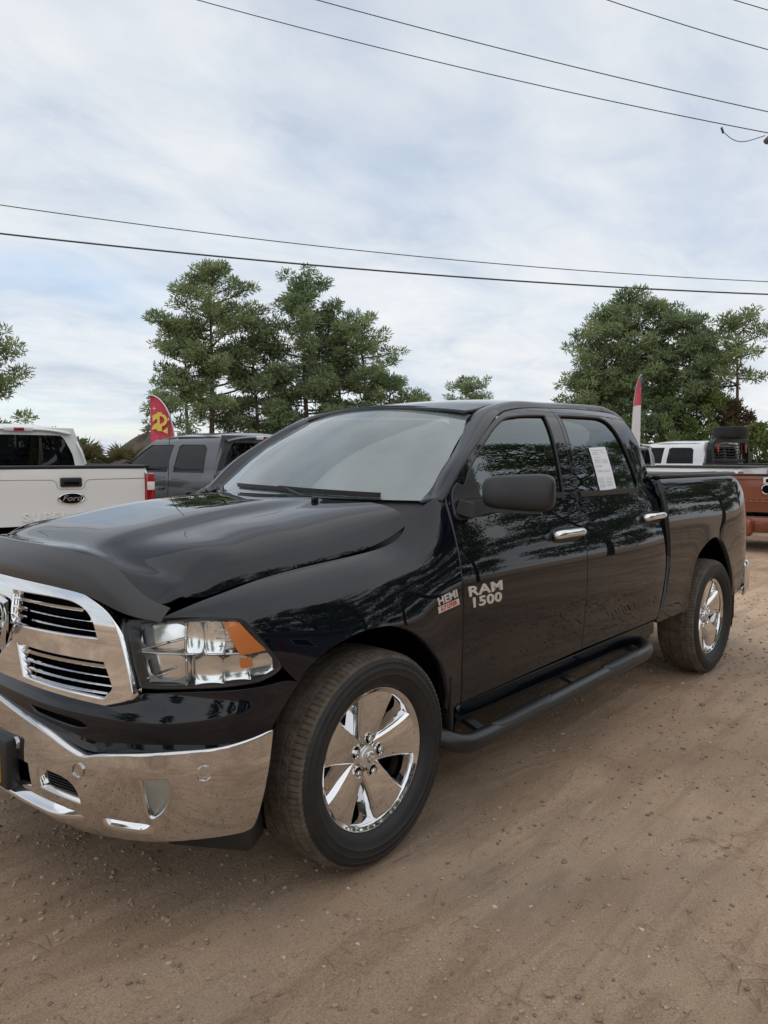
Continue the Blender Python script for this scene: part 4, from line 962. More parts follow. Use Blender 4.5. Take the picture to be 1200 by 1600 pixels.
# ---------------------------------------------------------------- parked pickups behind
VM = {'white': mat('white_paint', (.78,.775,.76), .25, coat=.8, coat_r=.03), 'grey': mat('charcoal_paint', (.050,.054,.058), .32, metal=.35, coat=1, coat_r=.03), 'copper': mat('copper_paint', (.22,.055,.022), .35, metal=.25, coat=.8, coat_r=.05),
      'dark_blue': mat('dark_blue_paint', (.02,.024,.035), .3, coat=1), 'glass': glass('far_glass', (.05,.055,.06), 1.38), 'cream': mat('clear_lamp', (.75,.72,.70), .2, coat=1)}
SIDE_P = [(.945,.50),(.972,.62),(.985,.78),(.985,.95),(.972,1.10),(.948,1.22),(.918,1.31),(.888,1.37),(.862,1.46),(.828,1.57),(.786,1.68),(.735,1.79),(.675,1.865),(.60,1.905)]
_sv = list(np.r_[0,np.cumsum([math.hypot(a[0]-b[0],a[1]-b[1]) for a,b in zip(SIDE_P,SIDE_P[1:])])])
def sv(z): return float(np.interp(z,[p[1] for p in SIDE_P],_sv))
FSIDE = Loft([-.2,1,2.5,4,5,5.7,6.0], _sv, [[(w-d,y,z) for w,z in SIDE_P] for y,d in ((-.2,.015),(1,0),(2.5,0),(4,0),(5,.01),(5.7,.06),(6.0,.16))])
_wheel_cache = {}
def far_wheel(parent, x, y, flip):
    if 'w' not in _wheel_cache:
        rim = revolve('wheel', [(.0005,-.06),(.05,-.065),(.06,-.045),(.11,-.04),(.17,-.055),(.20,-.075),(.225,-.095),(.235,-.10),(.24,-.09)], M['badge'], parent, n=28)
        ty = revolve('tyre', [(.235,-.098),(.27,-.125),(.33,-.135),(.375,-.128),(.398,-.11),(.402,-.06),(.394,-.055),(.394,-.045),(.403,-.04),(.403,.04),(.402,.11),(.375,.128),(.33,.13),(.24,.10)], M['rubber'], rim, n=40)
        _wheel_cache['w'] = (rim.data, ty.data)
    else:
        rim = link('wheel', _wheel_cache['w'][0], None, parent); link('tyre', _wheel_cache['w'][1], None, rim)
    rim.location = (x, y, .40); rim.rotation_euler = (0,0,R(-90) if not flip else R(90))
def prect(y0, y1, z0, z1): return [(y0,sv(z0)),(y1,sv(z0)),(y1,sv(z1)),(y0,sv(z1))]
def cab_top(t, pm, c0, c1, nose):
    rx_ = [-.665,-.60,-.40,0,.40,.60,.665]; roofs = 0; ryy = [c0-.02,c0+.10,c0+.5,c1-1.0,c1-.62]; rzz = [1.885,1.925,1.955,1.955,1.915]
    RF = Loft(ryy, rx_, [[(-x,y,z-.06*(abs(x)/.665)**3) for x in rx_] for y,z in zip(ryy,rzz)])
    patch('roof', RF, [(ryy[0],-.665),(ryy[0],.665),(ryy[-1],.665),(ryy[-1],-.665)], pm, t, h=.08, t=.02)
    by = [0,.35,.55,.8,.95]; BK = Loft([-.9,-.5,0,.5,.9], by, [[(x*(1 if z<1.35 else 1-.20*((z-1.35)/.55)),c0+.035*(abs(x)/.9)**2+(.05*max(0,z-1.5)),z) for z in (.95,1.30,1.50,1.75,1.90)] for x in (-.9,-.5,0,.5,.9)])
    win = loop([(-.74,.44),(.74,.44)], [(.74,.44),(.745,.60),(.70,.79)], [(.70,.79),(.66,.84),(.60,.852)], [(.60,.852),(-.60,.852)], [(-.60,.852),(-.66,.84),(-.70,.79)], [(-.70,.79),(-.745,.60),(-.74,.44)])
    cb = patch('cab_back', BK, [(-.90,0),(.90,0),(.90,.95),(-.90,.95)], pm, t, holes=[win], h=.08, t=.02)
    patch('rear_window', BK, win, VM['glass'], cb, h=.1, t=0, off=-.008)
    for x in (-.27,.27): box('window_divider', (x,c0+.005,1.56), (.03,.015,.40), M['plastic'], cb, .004)
    bl_ = box('brake_light', (0,c0-.005,1.872), (.36,.05,.055), VM['cream'], t, .015)
    box('brake_lens', (0,c0-.02,1.872), (.13,.04,.045), M['red_lens'], bl_, .008)
    link('windshield', pymesh('windshield', [(-.76,c1+.12,1.33),(.76,c1+.12,1.33),(.62,c1-.62,1.88),(-.62,c1-.62,1.88)], [(0,1,2,3)], False), VM['glass'], t)
    hx = [-.86,-.6,0,.6,.86]; HD = Loft([0,.6,1.2], hx, [[(-x,c1+.05+yy,z-.08*(abs(x)/.86)**2.5) for x in hx] for yy,z in ((0,1.32),(.6,1.28),(1.2,1.18))])
    patch('hood', HD, [(0,-.86),(0,.86),(1.2,.86),(1.2,-.86)], pm, t, h=.1, t=.06)
    box('grille', (0,nose,.92), (1.5,.06,.45), M['chrome'], t, .03); box('front_bumper', (0,nose+.08,.60), (1.95,.16,.24), M['chrome'], t, .05)
def pickup(loc, rz, paint, label, bed=1.98, cab=2.35, rail=None, detail=True, lampw=.11, chrome_bumper=True, cabin=True, roof=0.0):
    """crew-cab pickup, tail at y = 0, nose towards +y, driver side -x"""
    t = empty('parked_pickup', loc, rz, label, 'pickup truck', 'pickups parked in the lot'); pm = VM[paint]; rail = rail or 1.37
    c0 = bed+.03; c1 = bed+cab; nose = c1+1.25; vr = sv(rail)
    ra, fa = 1.02, c1+.42                                    # axle positions
    def arch(cy, r=.50): return [(cy+r*math.cos(a), sv(.40)+max(.0,sv(.40+r*math.sin(a))-sv(.40))) for a in np.linspace(math.pi,0,15)]
    for mir in (False, True):
        s_ = 1 if not mir else -1
        def pt(nm, o, m, par=t, holes=(), off=0., h=.09, t_=.03):
            o_ = patch(nm, FSIDE, [np.array(q) for q in o], m, par, holes=[[np.array(q) for q in k] for k in holes], h=h, t=t_, off=off, mirror='x' if mir else False)
            return o_
        low = sv(.52)
        pt('bed_side', [(0.0,low)]+[(ra-.5,low)]+arch(ra)[1:-1]+[(ra+.5,low),(bed,low),(bed,vr),(0.0,vr)], pm)
        if not cabin:
            box('bed_rail', (s_*.885,bed/2,rail+.012), (.085,bed+.02,.035), M['plastic'], t, .01)
            box('tail_light', (s_*(.985-lampw/2-.012),-.012,rail-.28), (lampw,.09,.42), M['red_lens'], t, .02)
            far_wheel(t, s_*.84, ra, not mir); continue
        dl = c0+.0; dm = c0+1.05; df = c1+.02; vt = sv(1.865)
        rw = [(dl+.26,sv(1.385)),(dm-.05,sv(1.385)),(dm-.05,sv(1.76)),(dm-.12,sv(1.785)),(dl+.40,sv(1.775)),(dl+.32,sv(1.72))]
        d1 = pt('rear_door', [(dl,low),(dm,low),(dm,vt),(dl+.10,vt),(dl,sv(1.6))], pm, holes=[rw])
        pt('window_glass', rw, VM['glass'], d1, off=-.012, t_=0)
        fw = [(dm+.08,sv(1.385)),(df-.02,sv(1.385)),(df-.22,sv(1.55)),(df-.45,sv(1.70)),(df-.62,sv(1.785)),(dm+.08,sv(1.785))]
        d2 = pt('front_door', [(dm+.008,low),(df,low),(df+.03,sv(1.33)),(df-.24,sv(1.57)),(df-.50,sv(1.76)),(df-.66,vt),(dm+.008,vt)], pm, holes=[fw])
        pt('window_glass', fw, VM['glass'], d2, off=-.012, t_=0)
        pt('front_fender', [(df+.008,low)]+[(fa-.5,low)]+arch(fa)[1:-1]+[(fa+.5,low),(nose,low),(nose,sv(1.10)),(df+.008,sv(1.26))], pm)
        for d_, yy in ((d1,dl+.12),(d2,dm+.12)): box('door_handle', (s_*.975,yy,1.16), (.03,.16,.04), pm, d_, .012)
        box('bed_rail', (s_*.885,bed/2,rail+.012), (.085,bed+.02,.035), M['plastic'], t, .01)
        box('door_mirror', (s_*1.08,df-.18,1.40), (.20,.09,.24), M['plastic'], t, .04, 3)
        # tail lamp
        lp_ = box('tail_light', (s_*(.985-lampw/2-.012),-.012,rail-.28), (lampw,.09,.42), M['red_lens'], t, .02)
        box('reverse_lamp', (s_*(.985-lampw/2-.012),-.030,rail-.22), (lampw*.8,.075,.10), VM['cream'], lp_, .01)
        for yy in (ra, fa): far_wheel(t, s_*.84, yy, not mir)
        V = []; F = []
        for cy in (ra, fa):
            o = len(V)
            for i in range(17):
                a = math.pi*i/16
                V += [(s_*.97,cy+.51*math.cos(a),.40+.51*math.sin(a)),(s_*.60,cy+.51*math.cos(a),.40+.51*math.sin(a))]
            F += [(o+2*i,o+2*i+1,o+2*i+3,o+2*i+2) for i in range(16)]+[tuple(o+1+2*i for i in range(17))]
        link('wheel_well_liner', pymesh('wheel_well_liner', V, F), M['dark'], t)
    # roof, back of cab, windscreen, hood
    if cabin: cab_top(t, pm, c0, c1, nose)
    box('bed_floor', (0,bed/2,.82), (1.7,bed,.05), M['dark'], t, 0); box('bed_front_wall', (0,bed-.02,1.1), (1.75,.04,.52), pm, t, .01)
    box('chassis', (0,3 if cabin else 1.0,.55), (1.2,5.2 if cabin else 1.9,.22), M['underbody'], t, .02)
    if chrome_bumper: box('rear_bumper', (0,-.14,.60), (1.86,.16,.20), M['chrome'], t, .04)
    else: box('rear_bumper', (0,-.14,.56), (1.86,.18,.26), pm, t, .05)
    # tailgate
    gx_ = [-.86,-.5,0,.5,.86]; TG = Loft(gx_, [0,.2,.4,.56,.62], [[(x,-.012*(1-(x/.86)**2)-.02+dy,z) for dy,z in ((0,.76),(-.004,.93),(-.004,1.10),(0,1.28),(.01,rail-.015))] for x in gx_])
    tg = patch('tailgate', TG, [(-.855,0),(.855,0),(.855,.62),(-.855,.62)], pm, t, h=.08, t=.05)
    box('tailgate_cap', (0,.02,rail+.006), (1.73,.09,.04), M['plastic'], tg, .012)
    return t, tg, TG, pm
tk, tg, TG, pm = pickup((1.93,5.46,.045), R(-8), 'white', 'white pickup at the left edge showing its tailgate with oval badge and black handle', rail=1.385)
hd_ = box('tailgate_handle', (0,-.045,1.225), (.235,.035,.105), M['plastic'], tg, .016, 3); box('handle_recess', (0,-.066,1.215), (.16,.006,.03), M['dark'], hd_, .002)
# tailgate creases drawn as grey tubes, their shade put in as colour
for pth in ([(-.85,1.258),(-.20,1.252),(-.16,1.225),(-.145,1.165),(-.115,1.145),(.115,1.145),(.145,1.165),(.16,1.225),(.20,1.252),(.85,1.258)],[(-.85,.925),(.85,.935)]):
    tube('tailgate_crease_shade', [(x,-.0335-.012*(1-(x/.86)**2)+(.0115 if z<1.0 else .011),z) for x,z in pth], .004, mat('crease_shade', (.30,.30,.29), .6), tg, n=6)
ov = revolve('oval_badge', [(.0005,-.012),(.070,-.012),(.078,-.010),(.084,-.002)], M['dark'], tg, n=48, mtx=Matrix.Translation((0,-.040,1.045)) @ Matrix.Diagonal((1.75,1,.72,1)))
revolve('badge_ring', [(.073,-.011),(.078,-.016),(.084,-.014),(.088,0)], M['chrome'], ov, n=48, mtx=Matrix.Translation((0,-.040,1.045)) @ Matrix.Diagonal((1.75,1,.72,1)))
text('badge_lettering', 'Ford', .088, M['badge'], Matrix.Translation((0,-.0535,1.045)) @ Matrix.Rotation(R(90),4,'X'), ov, extrude=.002, shear=.3, sx=1.25)
text('tailgate_lettering', 'SUPER DUTY', .125, pm, Matrix.Translation((0,-.034,.845)) @ Matrix.Rotation(R(90),4,'X'), tg, extrude=.010, offset=.002, bevel=.002, spacing=1.45, sx=1.05)
pickup((4.98,3.68,-.05), R(1.5), 'grey', 'charcoal grey crew cab pickup between the white tailgate and the black pickup', bed=2.0, rail=1.34)
ta, tga, TGa, pma = pickup((15.28,2.2,-.02), R(0), 'white', 'white pickup bed with black rails seen between the black cab and the copper tailgate', rail=1.37, bed=2.5)
tb, tgb, TGb, pmb = pickup((17.05,1.60,.03), R(-12), 'white', 'white crew cab pickup carrying a black headache rack behind its cab', rail=1.37)
# headache rack
HR = box('headache_rack', (0,1.86,1.46), (1.70,.06,.10), M['plastic'], tb, .02)
for s in (-1,1):
    tube('rack_upright', [(s*.80,1.86,1.40),(s*.80,1.88,1.72),(s*.76,1.88,1.86),(s*.66,1.88,1.93),(s*.4,1.88,1.95),(0,1.88,1.95)], .05, M['plastic'], HR, sq=(.14,.10))
    box('rack_lamp', (s*.62,1.80,1.76), (.07,.04,.22), M['red_lens'], HR, .015)
    box('rack_brace', (s*.50,1.86,1.72), (.03,.03,.40), M['plastic'], HR, .005)
for z in (1.55,1.62,1.69,1.76,1.83): box('rack_bar', (0,1.86,z), (1.56 if z<1.7 else 1.0,.025,.022), M['plastic'], HR, .006)
sp = tyre_mesh(Rt=.395, nth=120, name='spare_tyre'); sp.polygons.foreach_set('material_index', [0]*len(sp.polygons)); spo = link('spare_tyre', sp)
spo.rotation_euler = (R(90),0,R(20)); spo.location = (17.45,3.42,2.165); tag(spo, 'black spare tyre lying flat on top of the headache rack', 'tyre')
revolve('rim', [(.0005,-.03),(.10,-.03),(.18,-.06),(.245,-.09),(.262,-.10),(.262,.10)], M['underbody'], spo, n=32)
tc_, tgc, TGc, pmc = pickup((11.62,.92,-.11), R(-82), 'copper', 'copper brown pickup bed with its tailgate and round badge behind the black pickup bed', rail=1.37, chrome_bumper=False, cabin=False)
eb = revolve('round_badge', [(.0005,-.012),(.06,-.012),(.075,-.008),(.082,0)], M['dark'], tgc, n=32, mtx=Matrix.Translation((0,-.036,1.14)))
revolve('badge_ring', [(.068,-.010),(.074,-.016),(.082,-.014),(.085,0)], M['chrome'], eb, n=32, mtx=Matrix.Translation((0,-.036,1.14)))
box('tailgate_plaque', (.02,-.045,1.285), (.15,.02,.11), VM['cream'], tgc, .01); box('plaque_mark', (.02,-.057,1.285), (.07,.004,.06), M['dark'], tgc, .002)
for z in (.93,.985,1.31): box('tailgate_ridge', (0,-.036,z), (1.60,.02,.018), pmc, tgc, .006)
for k in range(18): box('tailgate_rivet', (-.80+.094*k,-.040,.955+.012*(k%2)), (.012,.012,.010), VM['cream'], tgc, .003, 1)
for x in (-.40,.40): box('bumper_step', (x,-.30,.52), (.50,.22,.30), pmc, tc_, .07, 3)
pickup((3.0,-14.0,0), R(80), 'dark_blue', 'dark pickup parked behind the photographer, mirrored in the black bed side', rail=1.37)
# ---------------------------------------------------------------- feather flags
def flag(loc, rz, h, w, label, two):
    t = empty('feather_flag', loc, rz, label, 'flag', 'feather flags at the lot')
    pts = [(w*.5,0,0),(w*.5,0,h*.62)]+[(w*.5-w*(1-math.cos(a))*1.0,0,h*.62+h*.38*math.sin(a)) for a in np.linspace(0,math.pi/2,12)[1:]]
    tube('flag_pole', pts, .014, M['badge'], t, n=6)
    V, F, mi_ = [], [], []; n, k = 30, 8
    for i in range(n+1):
        z = .9+(h-.9)*i/n
        xr = w*.5 if z < h*.62 else w*.5-w*(1-math.cos(math.asin(min(1,(z-h*.62)/(h*.38)))))
        for j in range(k+1):
            x = -w*.5+(xr+w*.5)*j/k; V.append((x, .035*math.sin(z*3.1+x*5)*math.sin(math.pi*j/k), z))
    for i in range(n):
        for j in range(k):
            F.append((i*(k+1)+j, i*(k+1)+j+1, (i+1)*(k+1)+j+1, (i+1)*(k+1)+j)); mi_.append(1 if (two and (i < n*.72)) else 2 if two and j<3 and i%9<3 else 0)
    me = pymesh('flag_cloth', V, F); [me.materials.append(m_) for m_ in (FM[0], FM[1], FM[2])]; me.polygons.foreach_set('material_index', mi_)
    c = link('flag_cloth', me, None, t)
    return t, c
FM = (mat('flag_red', (.50,.045,.085), .7, var=(3,(.60,.07,.11),.4,.6)), mat('flag_white', (.70,.68,.68), .7), mat('flag_purple', (.16,.10,.22), .7), mat('flag_yellow', (.72,.56,.10), .7))
f1, c1_ = flag((6.86,11.48,0), R(-42), 2.86, .50, 'red feather flag with a yellow dollar sign behind the charcoal pickup', False)
text('dollar_sign', '$', .66, FM[3], Matrix.Translation((-.05,-.055,2.22)) @ Matrix.Rotation(R(90),4,'X') @ Matrix.Diagonal((-.95,1,1,1)), c1_, extrude=.004, offset=.022)
for x, z in ((-.16,2.58),(.13,2.36)):
    me = pymesh('sparkle', [(x+r_*math.cos(a),-.05,z+r_*math.sin(a)) for a, r_ in ((R(45*i),.05 if i%2==0 else .010) for i in range(8))], [tuple(range(8))], False); link('sparkle', me, FM[1], c1_)
f2, c2_ = flag((14.42,4.45,0), R(42), 3.36, .56, 'narrow red and white feather flag rising behind the black cab', True)
# ---------------------------------------------------------------- trees
BARK = mat('pine_bark', (.085,.060,.045), .9, bump=(14,.6,.03), var=(6,(.15,.11,.085),.4,.7))
def leafmat(name, a, b_, tr=.25):
    m = bpy.data.materials.new(name); m.use_nodes = True; t = m.node_tree; t.nodes.clear()
    o = t.nodes.new('ShaderNodeOutputMaterial'); d = t.nodes.new('ShaderNodeBsdfDiffuse'); l = t.nodes.new('ShaderNodeBsdfTranslucent'); x = t.nodes.new('ShaderNodeMixShader'); x.inputs[0].default_value = tr
    co = t.nodes.new('ShaderNodeTexCoord'); n = t.nodes.new('ShaderNodeTexNoise'); n.inputs['Scale'].default_value = .9; n.inputs['Detail'].default_value = 4; t.links.new(co.outputs['Object'], n.inputs[0])
    r = t.nodes.new('ShaderNodeValToRGB'); e = r.color_ramp.elements; e[0].position, e[0].color = .35, (*a,1); e[1].position, e[1].color = .68, (*b_,1); t.links.new(n.outputs[0], r.inputs[0])
    for s in (d, l): t.links.new(r.outputs[0], s.inputs[0])
    t.links.new(d.outputs[0], x.inputs[1]); t.links.new(l.outputs[0], x.inputs[2]); t.links.new(x.outputs[0], o.inputs[0]); return m
LEAF = [leafmat('pine_needles_a', (.150,.200,.098), (.300,.362,.178)), leafmat('pine_needles_b', (.128,.182,.098), (.262,.325,.170)), leafmat('shrub_leaf', (.105,.155,.055), (.22,.27,.10)), leafmat('oak_leaf', (.11,.165,.075), (.22,.29,.125)), leafmat('dry_frond', (.11,.11,.055), (.20,.18,.10)), leafmat('reddish_leaf', (.09,.062,.040), (.14,.105,.060))]
def tuft(V, F, c, rad, n, size, rng, flat=.6, thin=.28):
    """a spray of needle-like blades radiating through a flattened ball"""
    for _ in range(n):
        d = Vector((rng.gauss(0,1), rng.gauss(0,1), rng.gauss(0,1))); d.normalize(); q = rng.random()**.45
        p = Vector((c[0]+d.x*rad*q, c[1]+d.y*rad*q, c[2]+d.z*rad*q*flat))
        u = (d+Vector((rng.uniform(-.9,.9), rng.uniform(-.9,.9), rng.uniform(-.3,1.0)))).normalized(); s = u.cross(Vector((rng.gauss(0,1),rng.gauss(0,1),rng.gauss(0,1)))).normalized()*size*thin; l = size*rng.uniform(.6,1.2); o = len(V)
        V += [tuple(p-s*.5), tuple(p+s*.5), tuple(p+u*l+s*.35), tuple(p+u*l-s*.35)]; F.append((o,o+1,o+2,o+3))
def limb_mesh(segs):
    V, F = [], []; n = 7
    for path, r0, r1 in segs:
        b = len(V); K = len(path)
        for i, p in enumerate(path):
            a = (Vector(path[min(i+1,K-1)])-Vector(path[max(i-1,0)])).normalized(); up = Vector((0,0,1)) if abs(a.z) < .8 else Vector((1,0,0)); s = a.cross(up).normalized(); u2 = s.cross(a); r = r0+(r1-r0)*i/(K-1)
            V += [tuple(Vector(p)+(s*math.cos(k*2*math.pi/n)+u2*math.sin(k*2*math.pi/n))*r) for k in range(n)]
        for i in range(K-1):
            for k in range(n): F.append((b+i*n+k, b+i*n+(k+1)%n, b+(i+1)*n+(k+1)%n, b+(i+1)*n+k))
    return V, F
def pine(loc, h, base, spread, seed, label, lf=0, limbs=26, dens=1.0, lean=(0,0), group='tall pines beyond the lot', shape=None, clump=1.0, side=None):
    rng = random.Random(seed); t = empty('pine_tree', loc, rng.uniform(0,6.28) if side is None else 0, label, 'tree', group)
    tp = []
    for i in range(9):
        k = i/8; tp.append((lean[0]*k*k+.18*math.sin(k*5+seed), lean[1]*k*k+.18*math.cos(k*4+seed), h*.97*k))
    def tr(z):
        k = min(max(z/(h*.97),0),1)*8; i = min(int(k),7); a, b_ = Vector(tp[i]), Vector(tp[i+1]); return a+(b_-a)*(k-i)
    segs = [(tp, .012*h+.06, .03)]; V, F = [], []
    for i in range(limbs):
        k = (i+rng.random()*.9)/limbs; z = base+(h*.97-base)*k; o = tr(z)
        w = shape(k) if shape else (math.sin(math.pi*min(1,k*.70+.27))**.62)
        L_ = spread*w*rng.uniform(.55,1.12)+.35; az = i*2.4+rng.uniform(-.6,.6)
        if side is not None and rng.random() < .6: az = side+rng.uniform(-.7,.7)
        rise = rng.uniform(-.10,.35)+.35*k
        pth = [tuple(o)]
        for j in range(1,5): pth.append((o.x+math.cos(az+.10*j*math.sin(i))*L_*j/4, o.y+math.sin(az+.10*j*math.sin(i))*L_*j/4, o.z+L_*rise*(j/4)**1.3))
        segs.append((pth, .028+.018*L_, .012))
        nc = max(2, int(L_*1.9*dens))
        for c in range(nc):
            f = .38+.66*(c+rng.random())/nc; j = min(int(f*4),3); a, b_ = Vector(pth[j]), Vector(pth[j+1]); p = a+(b_-a)*(f*4-j)+Vector((rng.gauss(0,.30),rng.gauss(0,.30),rng.uniform(-.05,.42)))
            r_ = rng.uniform(.45,.88)*clump; tuft(V, F, p, r_, int((150*r_*r_+22)/clump**1.6), .30, rng, .62)
    p = tr(h*.97); [tuft(V, F, (p.x+rng.gauss(0,.4),p.y+rng.gauss(0,.4),p.z-.2+rng.uniform(-.5,.5)), .6*clump, 70, .30, rng, .8) for _ in range(5)]
    Vb, Fb = limb_mesh(segs); link('trunk', pymesh('trunk', Vb, Fb), BARK, t); link('crown', pymesh('crown', V, F, False), LEAF[lf], t); return t
def shrub(loc, h, w, seed, label, lf=2, cat='bush', name='bush', n=60, size=.22, group='shrubs at the edge of the lot', leaf=70):
    rng = random.Random(seed); t = empty(name, loc, 0, label, cat, group); V, F = [], []; segs = []
    for i in range(n):
        a = rng.uniform(0,6.28); k = rng.random(); r = w*(rng.random()**.5)*(math.sin(math.pi*(.18+.78*k))**.7); p = (r*math.cos(a), r*math.sin(a), .15*h+h*.85*k)
        tuft(V, F, p, rng.uniform(.30,.55)*min(1,h/3), leaf, size, rng, .8, .55)
        if i % 4 == 0: segs.append(([(p[0]*.1,p[1]*.1,0),(p[0]*.4,p[1]*.4,p[2]*.5),p], .05, .012))
    Vb, Fb = limb_mesh(segs); link('stem', pymesh('stem', Vb, Fb), BARK, t); link('foliage', pymesh('foliage', V, F, False), LEAF[lf], t); return t
def palm(loc, h, seed, label):
    rng = random.Random(seed); t = empty('palm_tree', loc, 0, label, 'palm', 'shrubs at the edge of the lot'); V, F = [], []
    for i in range(46):
        az = rng.uniform(0,6.28); el = rng.uniform(-.6,1.35); L_ = rng.uniform(1.0,1.5); d = Vector((math.cos(az)*math.cos(el), math.sin(az)*math.cos(el), math.sin(el))); s = Vector((-math.sin(az),math.cos(az),0)); c = Vector((0,0,h))
        for k in range(11):
            an = -1.1+2.2*k/10; dd = (d*math.cos(an)+s*math.sin(an)); e = c+d*L_*.45; tip = e+dd*L_*.75-Vector((0,0,.25+.25*abs(an))); o = len(V); w = dd.cross(d.cross(s)).normalized()*.035
            V += [tuple(e-w), tuple(e+w), tuple((e+tip)*.5+w*.8+Vector((0,0,.08))), tuple(tip)]; F.append((o,o+1,o+2,o+3))
    Vb, Fb = limb_mesh([([(0,0,0),(.05,0,h*.5),(0,0,h)], .22, .20)]); link('trunk', pymesh('trunk', Vb, Fb), BARK, t); link('fronds', pymesh('fronds', V, F, False), LEAF[4], t)
# (x, y, height, crown base, spread, seed, foliage, label)
for x,y,h,b,s,sd,lf,lab,kw in [
 (34.7,49.2,16.9,4.2,4.3,1,0,'tallest pine of the left group with a broad open crown',dict(limbs=40)),
 (33.0,49.9,12.4,5.4,2.3,2,0,'lower pine on the left flank of the left group',dict(limbs=22)),
 (38.0,47.6,13.2,2.2,3.2,3,1,'dense dark pine in the middle gap of the left group',dict(limbs=34,dens=1.3)),
 (41.2,44.9,16.3,2.4,3.9,4,1,'second tall pine of the left group with a rounded top',dict(limbs=44,dens=1.2)),
 (43.6,43.6,13.4,2.4,3.4,5,1,'bushy pine right of the second tall pine',dict(limbs=34,dens=1.2)),
 (45.9,42.7,13.3,6.5,3.0,6,0,'slim pine with an airy crown at the right of the left group',dict(limbs=20,dens=.8)),
 (47.6,41.6,8.3,1.5,3.0,7,1,'low spreading pine at the right end of the left group',dict(limbs=24)),
 (50.2,40.2,6.9,1.5,1.7,8,0,'short pine ending the left group beside the cab roof',dict(limbs=14)),
 (54.6,26.6,8.2,1.6,2.4,9,0,'low pine at the left foot of the right group',dict(limbs=28)),
 (56.2,26.0,13.4,3.8,3.0,10,0,'left tall pine of the right group',dict(limbs=36)),
 (57.6,24.2,14.9,4.0,3.2,11,0,'tallest pine of the right group with a pointed crown',dict(limbs=36)),
 (58.2,21.9,13.4,3.6,3.0,12,1,'third tall pine of the right group, just right of the tallest',dict(limbs=32)),
 (58.2,20.0,12.4,2.0,3.3,13,1,'dense dark rounded pine at the right of the right group',dict(limbs=40,dens=1.3)),
 (58.6,16.5,12.1,6.8,3.2,14,0,'thin open pine with bare trunk at the far right',dict(limbs=16,dens=.8)),
 (18.5,55.4,12.8,3.0,3.6,15,0,'pine cut off by the left edge of the picture',dict(limbs=34)),
 (71.5,50.4,10.6,5.5,2.6,16,0,'single small distant pine crown above the black cab roof',dict(limbs=16,dens=1.2)),
 (29.0,46.0,5.6,1.0,1.4,17,1,'small young pine behind the red dollar flag',dict(limbs=14))]:
    pine((x,y,0), h, b, s, sd, lab, lf, **kw)
for x,y,h,w,sd,lf,lab in [(56.2,20.4,6.2,2.8,21,3,'vine covered dark shrub mass under the right pines'),(57.0,17.6,6.4,2.2,22,2,'light green shrub below the thin right pine'),(55.0,23.5,4.6,3.0,23,2,'low green shrub behind the narrow flag'),(57.4,15.9,5.6,1.3,24,5,'reddish leaved shrub at the right of the pine group'),
   (52.0,12.6,3.6,1.6,25,2,'olive bush at the right edge beyond the white cab'),(52.0,10.4,3.9,2.0,28,3,'darker bush at the far right edge of the picture'),(15.2,35.4,2.7,1.4,26,3,'round green bush behind the white pickup cab'),(17.0,36.4,2.3,1.3,27,2,'low bush between the round bush and the palm'),(39.0,44.0,4.0,3.6,29,3,'dark undergrowth below the middle of the left pines'),(44.5,40.5,3.8,3.6,30,3,'dark undergrowth below the right end of the left pines'),(34.6,46.8,3.4,2.6,31,5,'brown tangle of vines at the foot of the tallest left pine'),(53.2,25.0,3.8,2.6,32,3,'undergrowth at the left foot of the right pines')]:
    shrub((x,y,0), h, w, sd, lab, lf)
palm((18.5,34.1,0), 1.15, 5, 'cabbage palm with grey drooping fronds beyond the white pickup'); palm((17.0,34.9,0), 1.35, 6, 'taller cabbage palm left of the drooping palm')
# mound of earth
V, F = [], []; n, k = 14, 28
for i in range(n+1):
    r = 5.2*i/n
    for j in range(k):
        a = 2*math.pi*j/k; z = 2.75*math.exp(-(r/2.9)**2)*(1+.10*math.sin(a*3+1))+.10*MN.noise(Vector((r*math.cos(a),r*math.sin(a),2)))*(1-i/n)-.12*i/n; V.append((r*math.cos(a),r*math.sin(a),z))
for i in range(n):
    for j in range(k): F.append((i*k+j,(i+1)*k+j,(i+1)*k+(j+1)%k,i*k+(j+1)%k))
md = link('earth_mound', pymesh('earth_mound', V, F), mat('dark_earth', (.075,.055,.042), .95, bump=(5,.8,.08), var=(3,(.12,.09,.07),.4,.7))); md.location = (21.6,36.6,0); tag(md, 'dark brown mound of earth between the palms and the charcoal pickup', 'mound')
# ---------------------------------------------------------------- power lines and pole
WIRE = mat('wire', (.045,.047,.05), .6)
def wire(a, b, r, sag, label, ext=(-.35,1.0), grp='overhead power lines'):
    a, b = Vector(a), Vector(b); pts = []
    for k in np.linspace(ext[0], ext[1], 40):
        p = a+(b-a)*k; p.z -= sag*4*k*(1-k) if 0 <= k <= 1 else sag*4*k*(1-k); pts.append(p)
    tag(tube('power_line', pts, r, WIRE, None, n=6), label, 'power line', grp)
wire((7.72,11.2,11.08),(14.50,1.90,7.90), .009, .12, 'upper power line that reaches the insulator at the right edge')
wire((8.66,8.6,10.49),(14.47,1.94,8.31), .009, .06, 'second power line from the top, just above the insulator line', (-.4,1.15))
wire((11.52,3.88,9.89),(13.43,1.67,8.99), .008, .02, 'short power line crossing the top right corner', (-.8,1.5))
wire((13.04,2.19,9.9),(13.55,1.62,9.68), .008, 0, 'power line just clipping the extreme top right corner', (-2,2))
wire((7.27,20.43,8.79),(26.31,5.21,7.53), .014, .30, 'thin upper line of the low pair crossing above the trees', (-.2,1.2))
wire((7.23,20.39,7.97),(26.29,5.19,7.10), .026, .22, 'thicker lower line of the low pair crossing above the trees', (-.2,1.2))
up_ = empty('utility_pole', (15.3,1.15,0), 0, 'wooden utility pole with ribbed grey insulator at the right edge', 'utility pole')
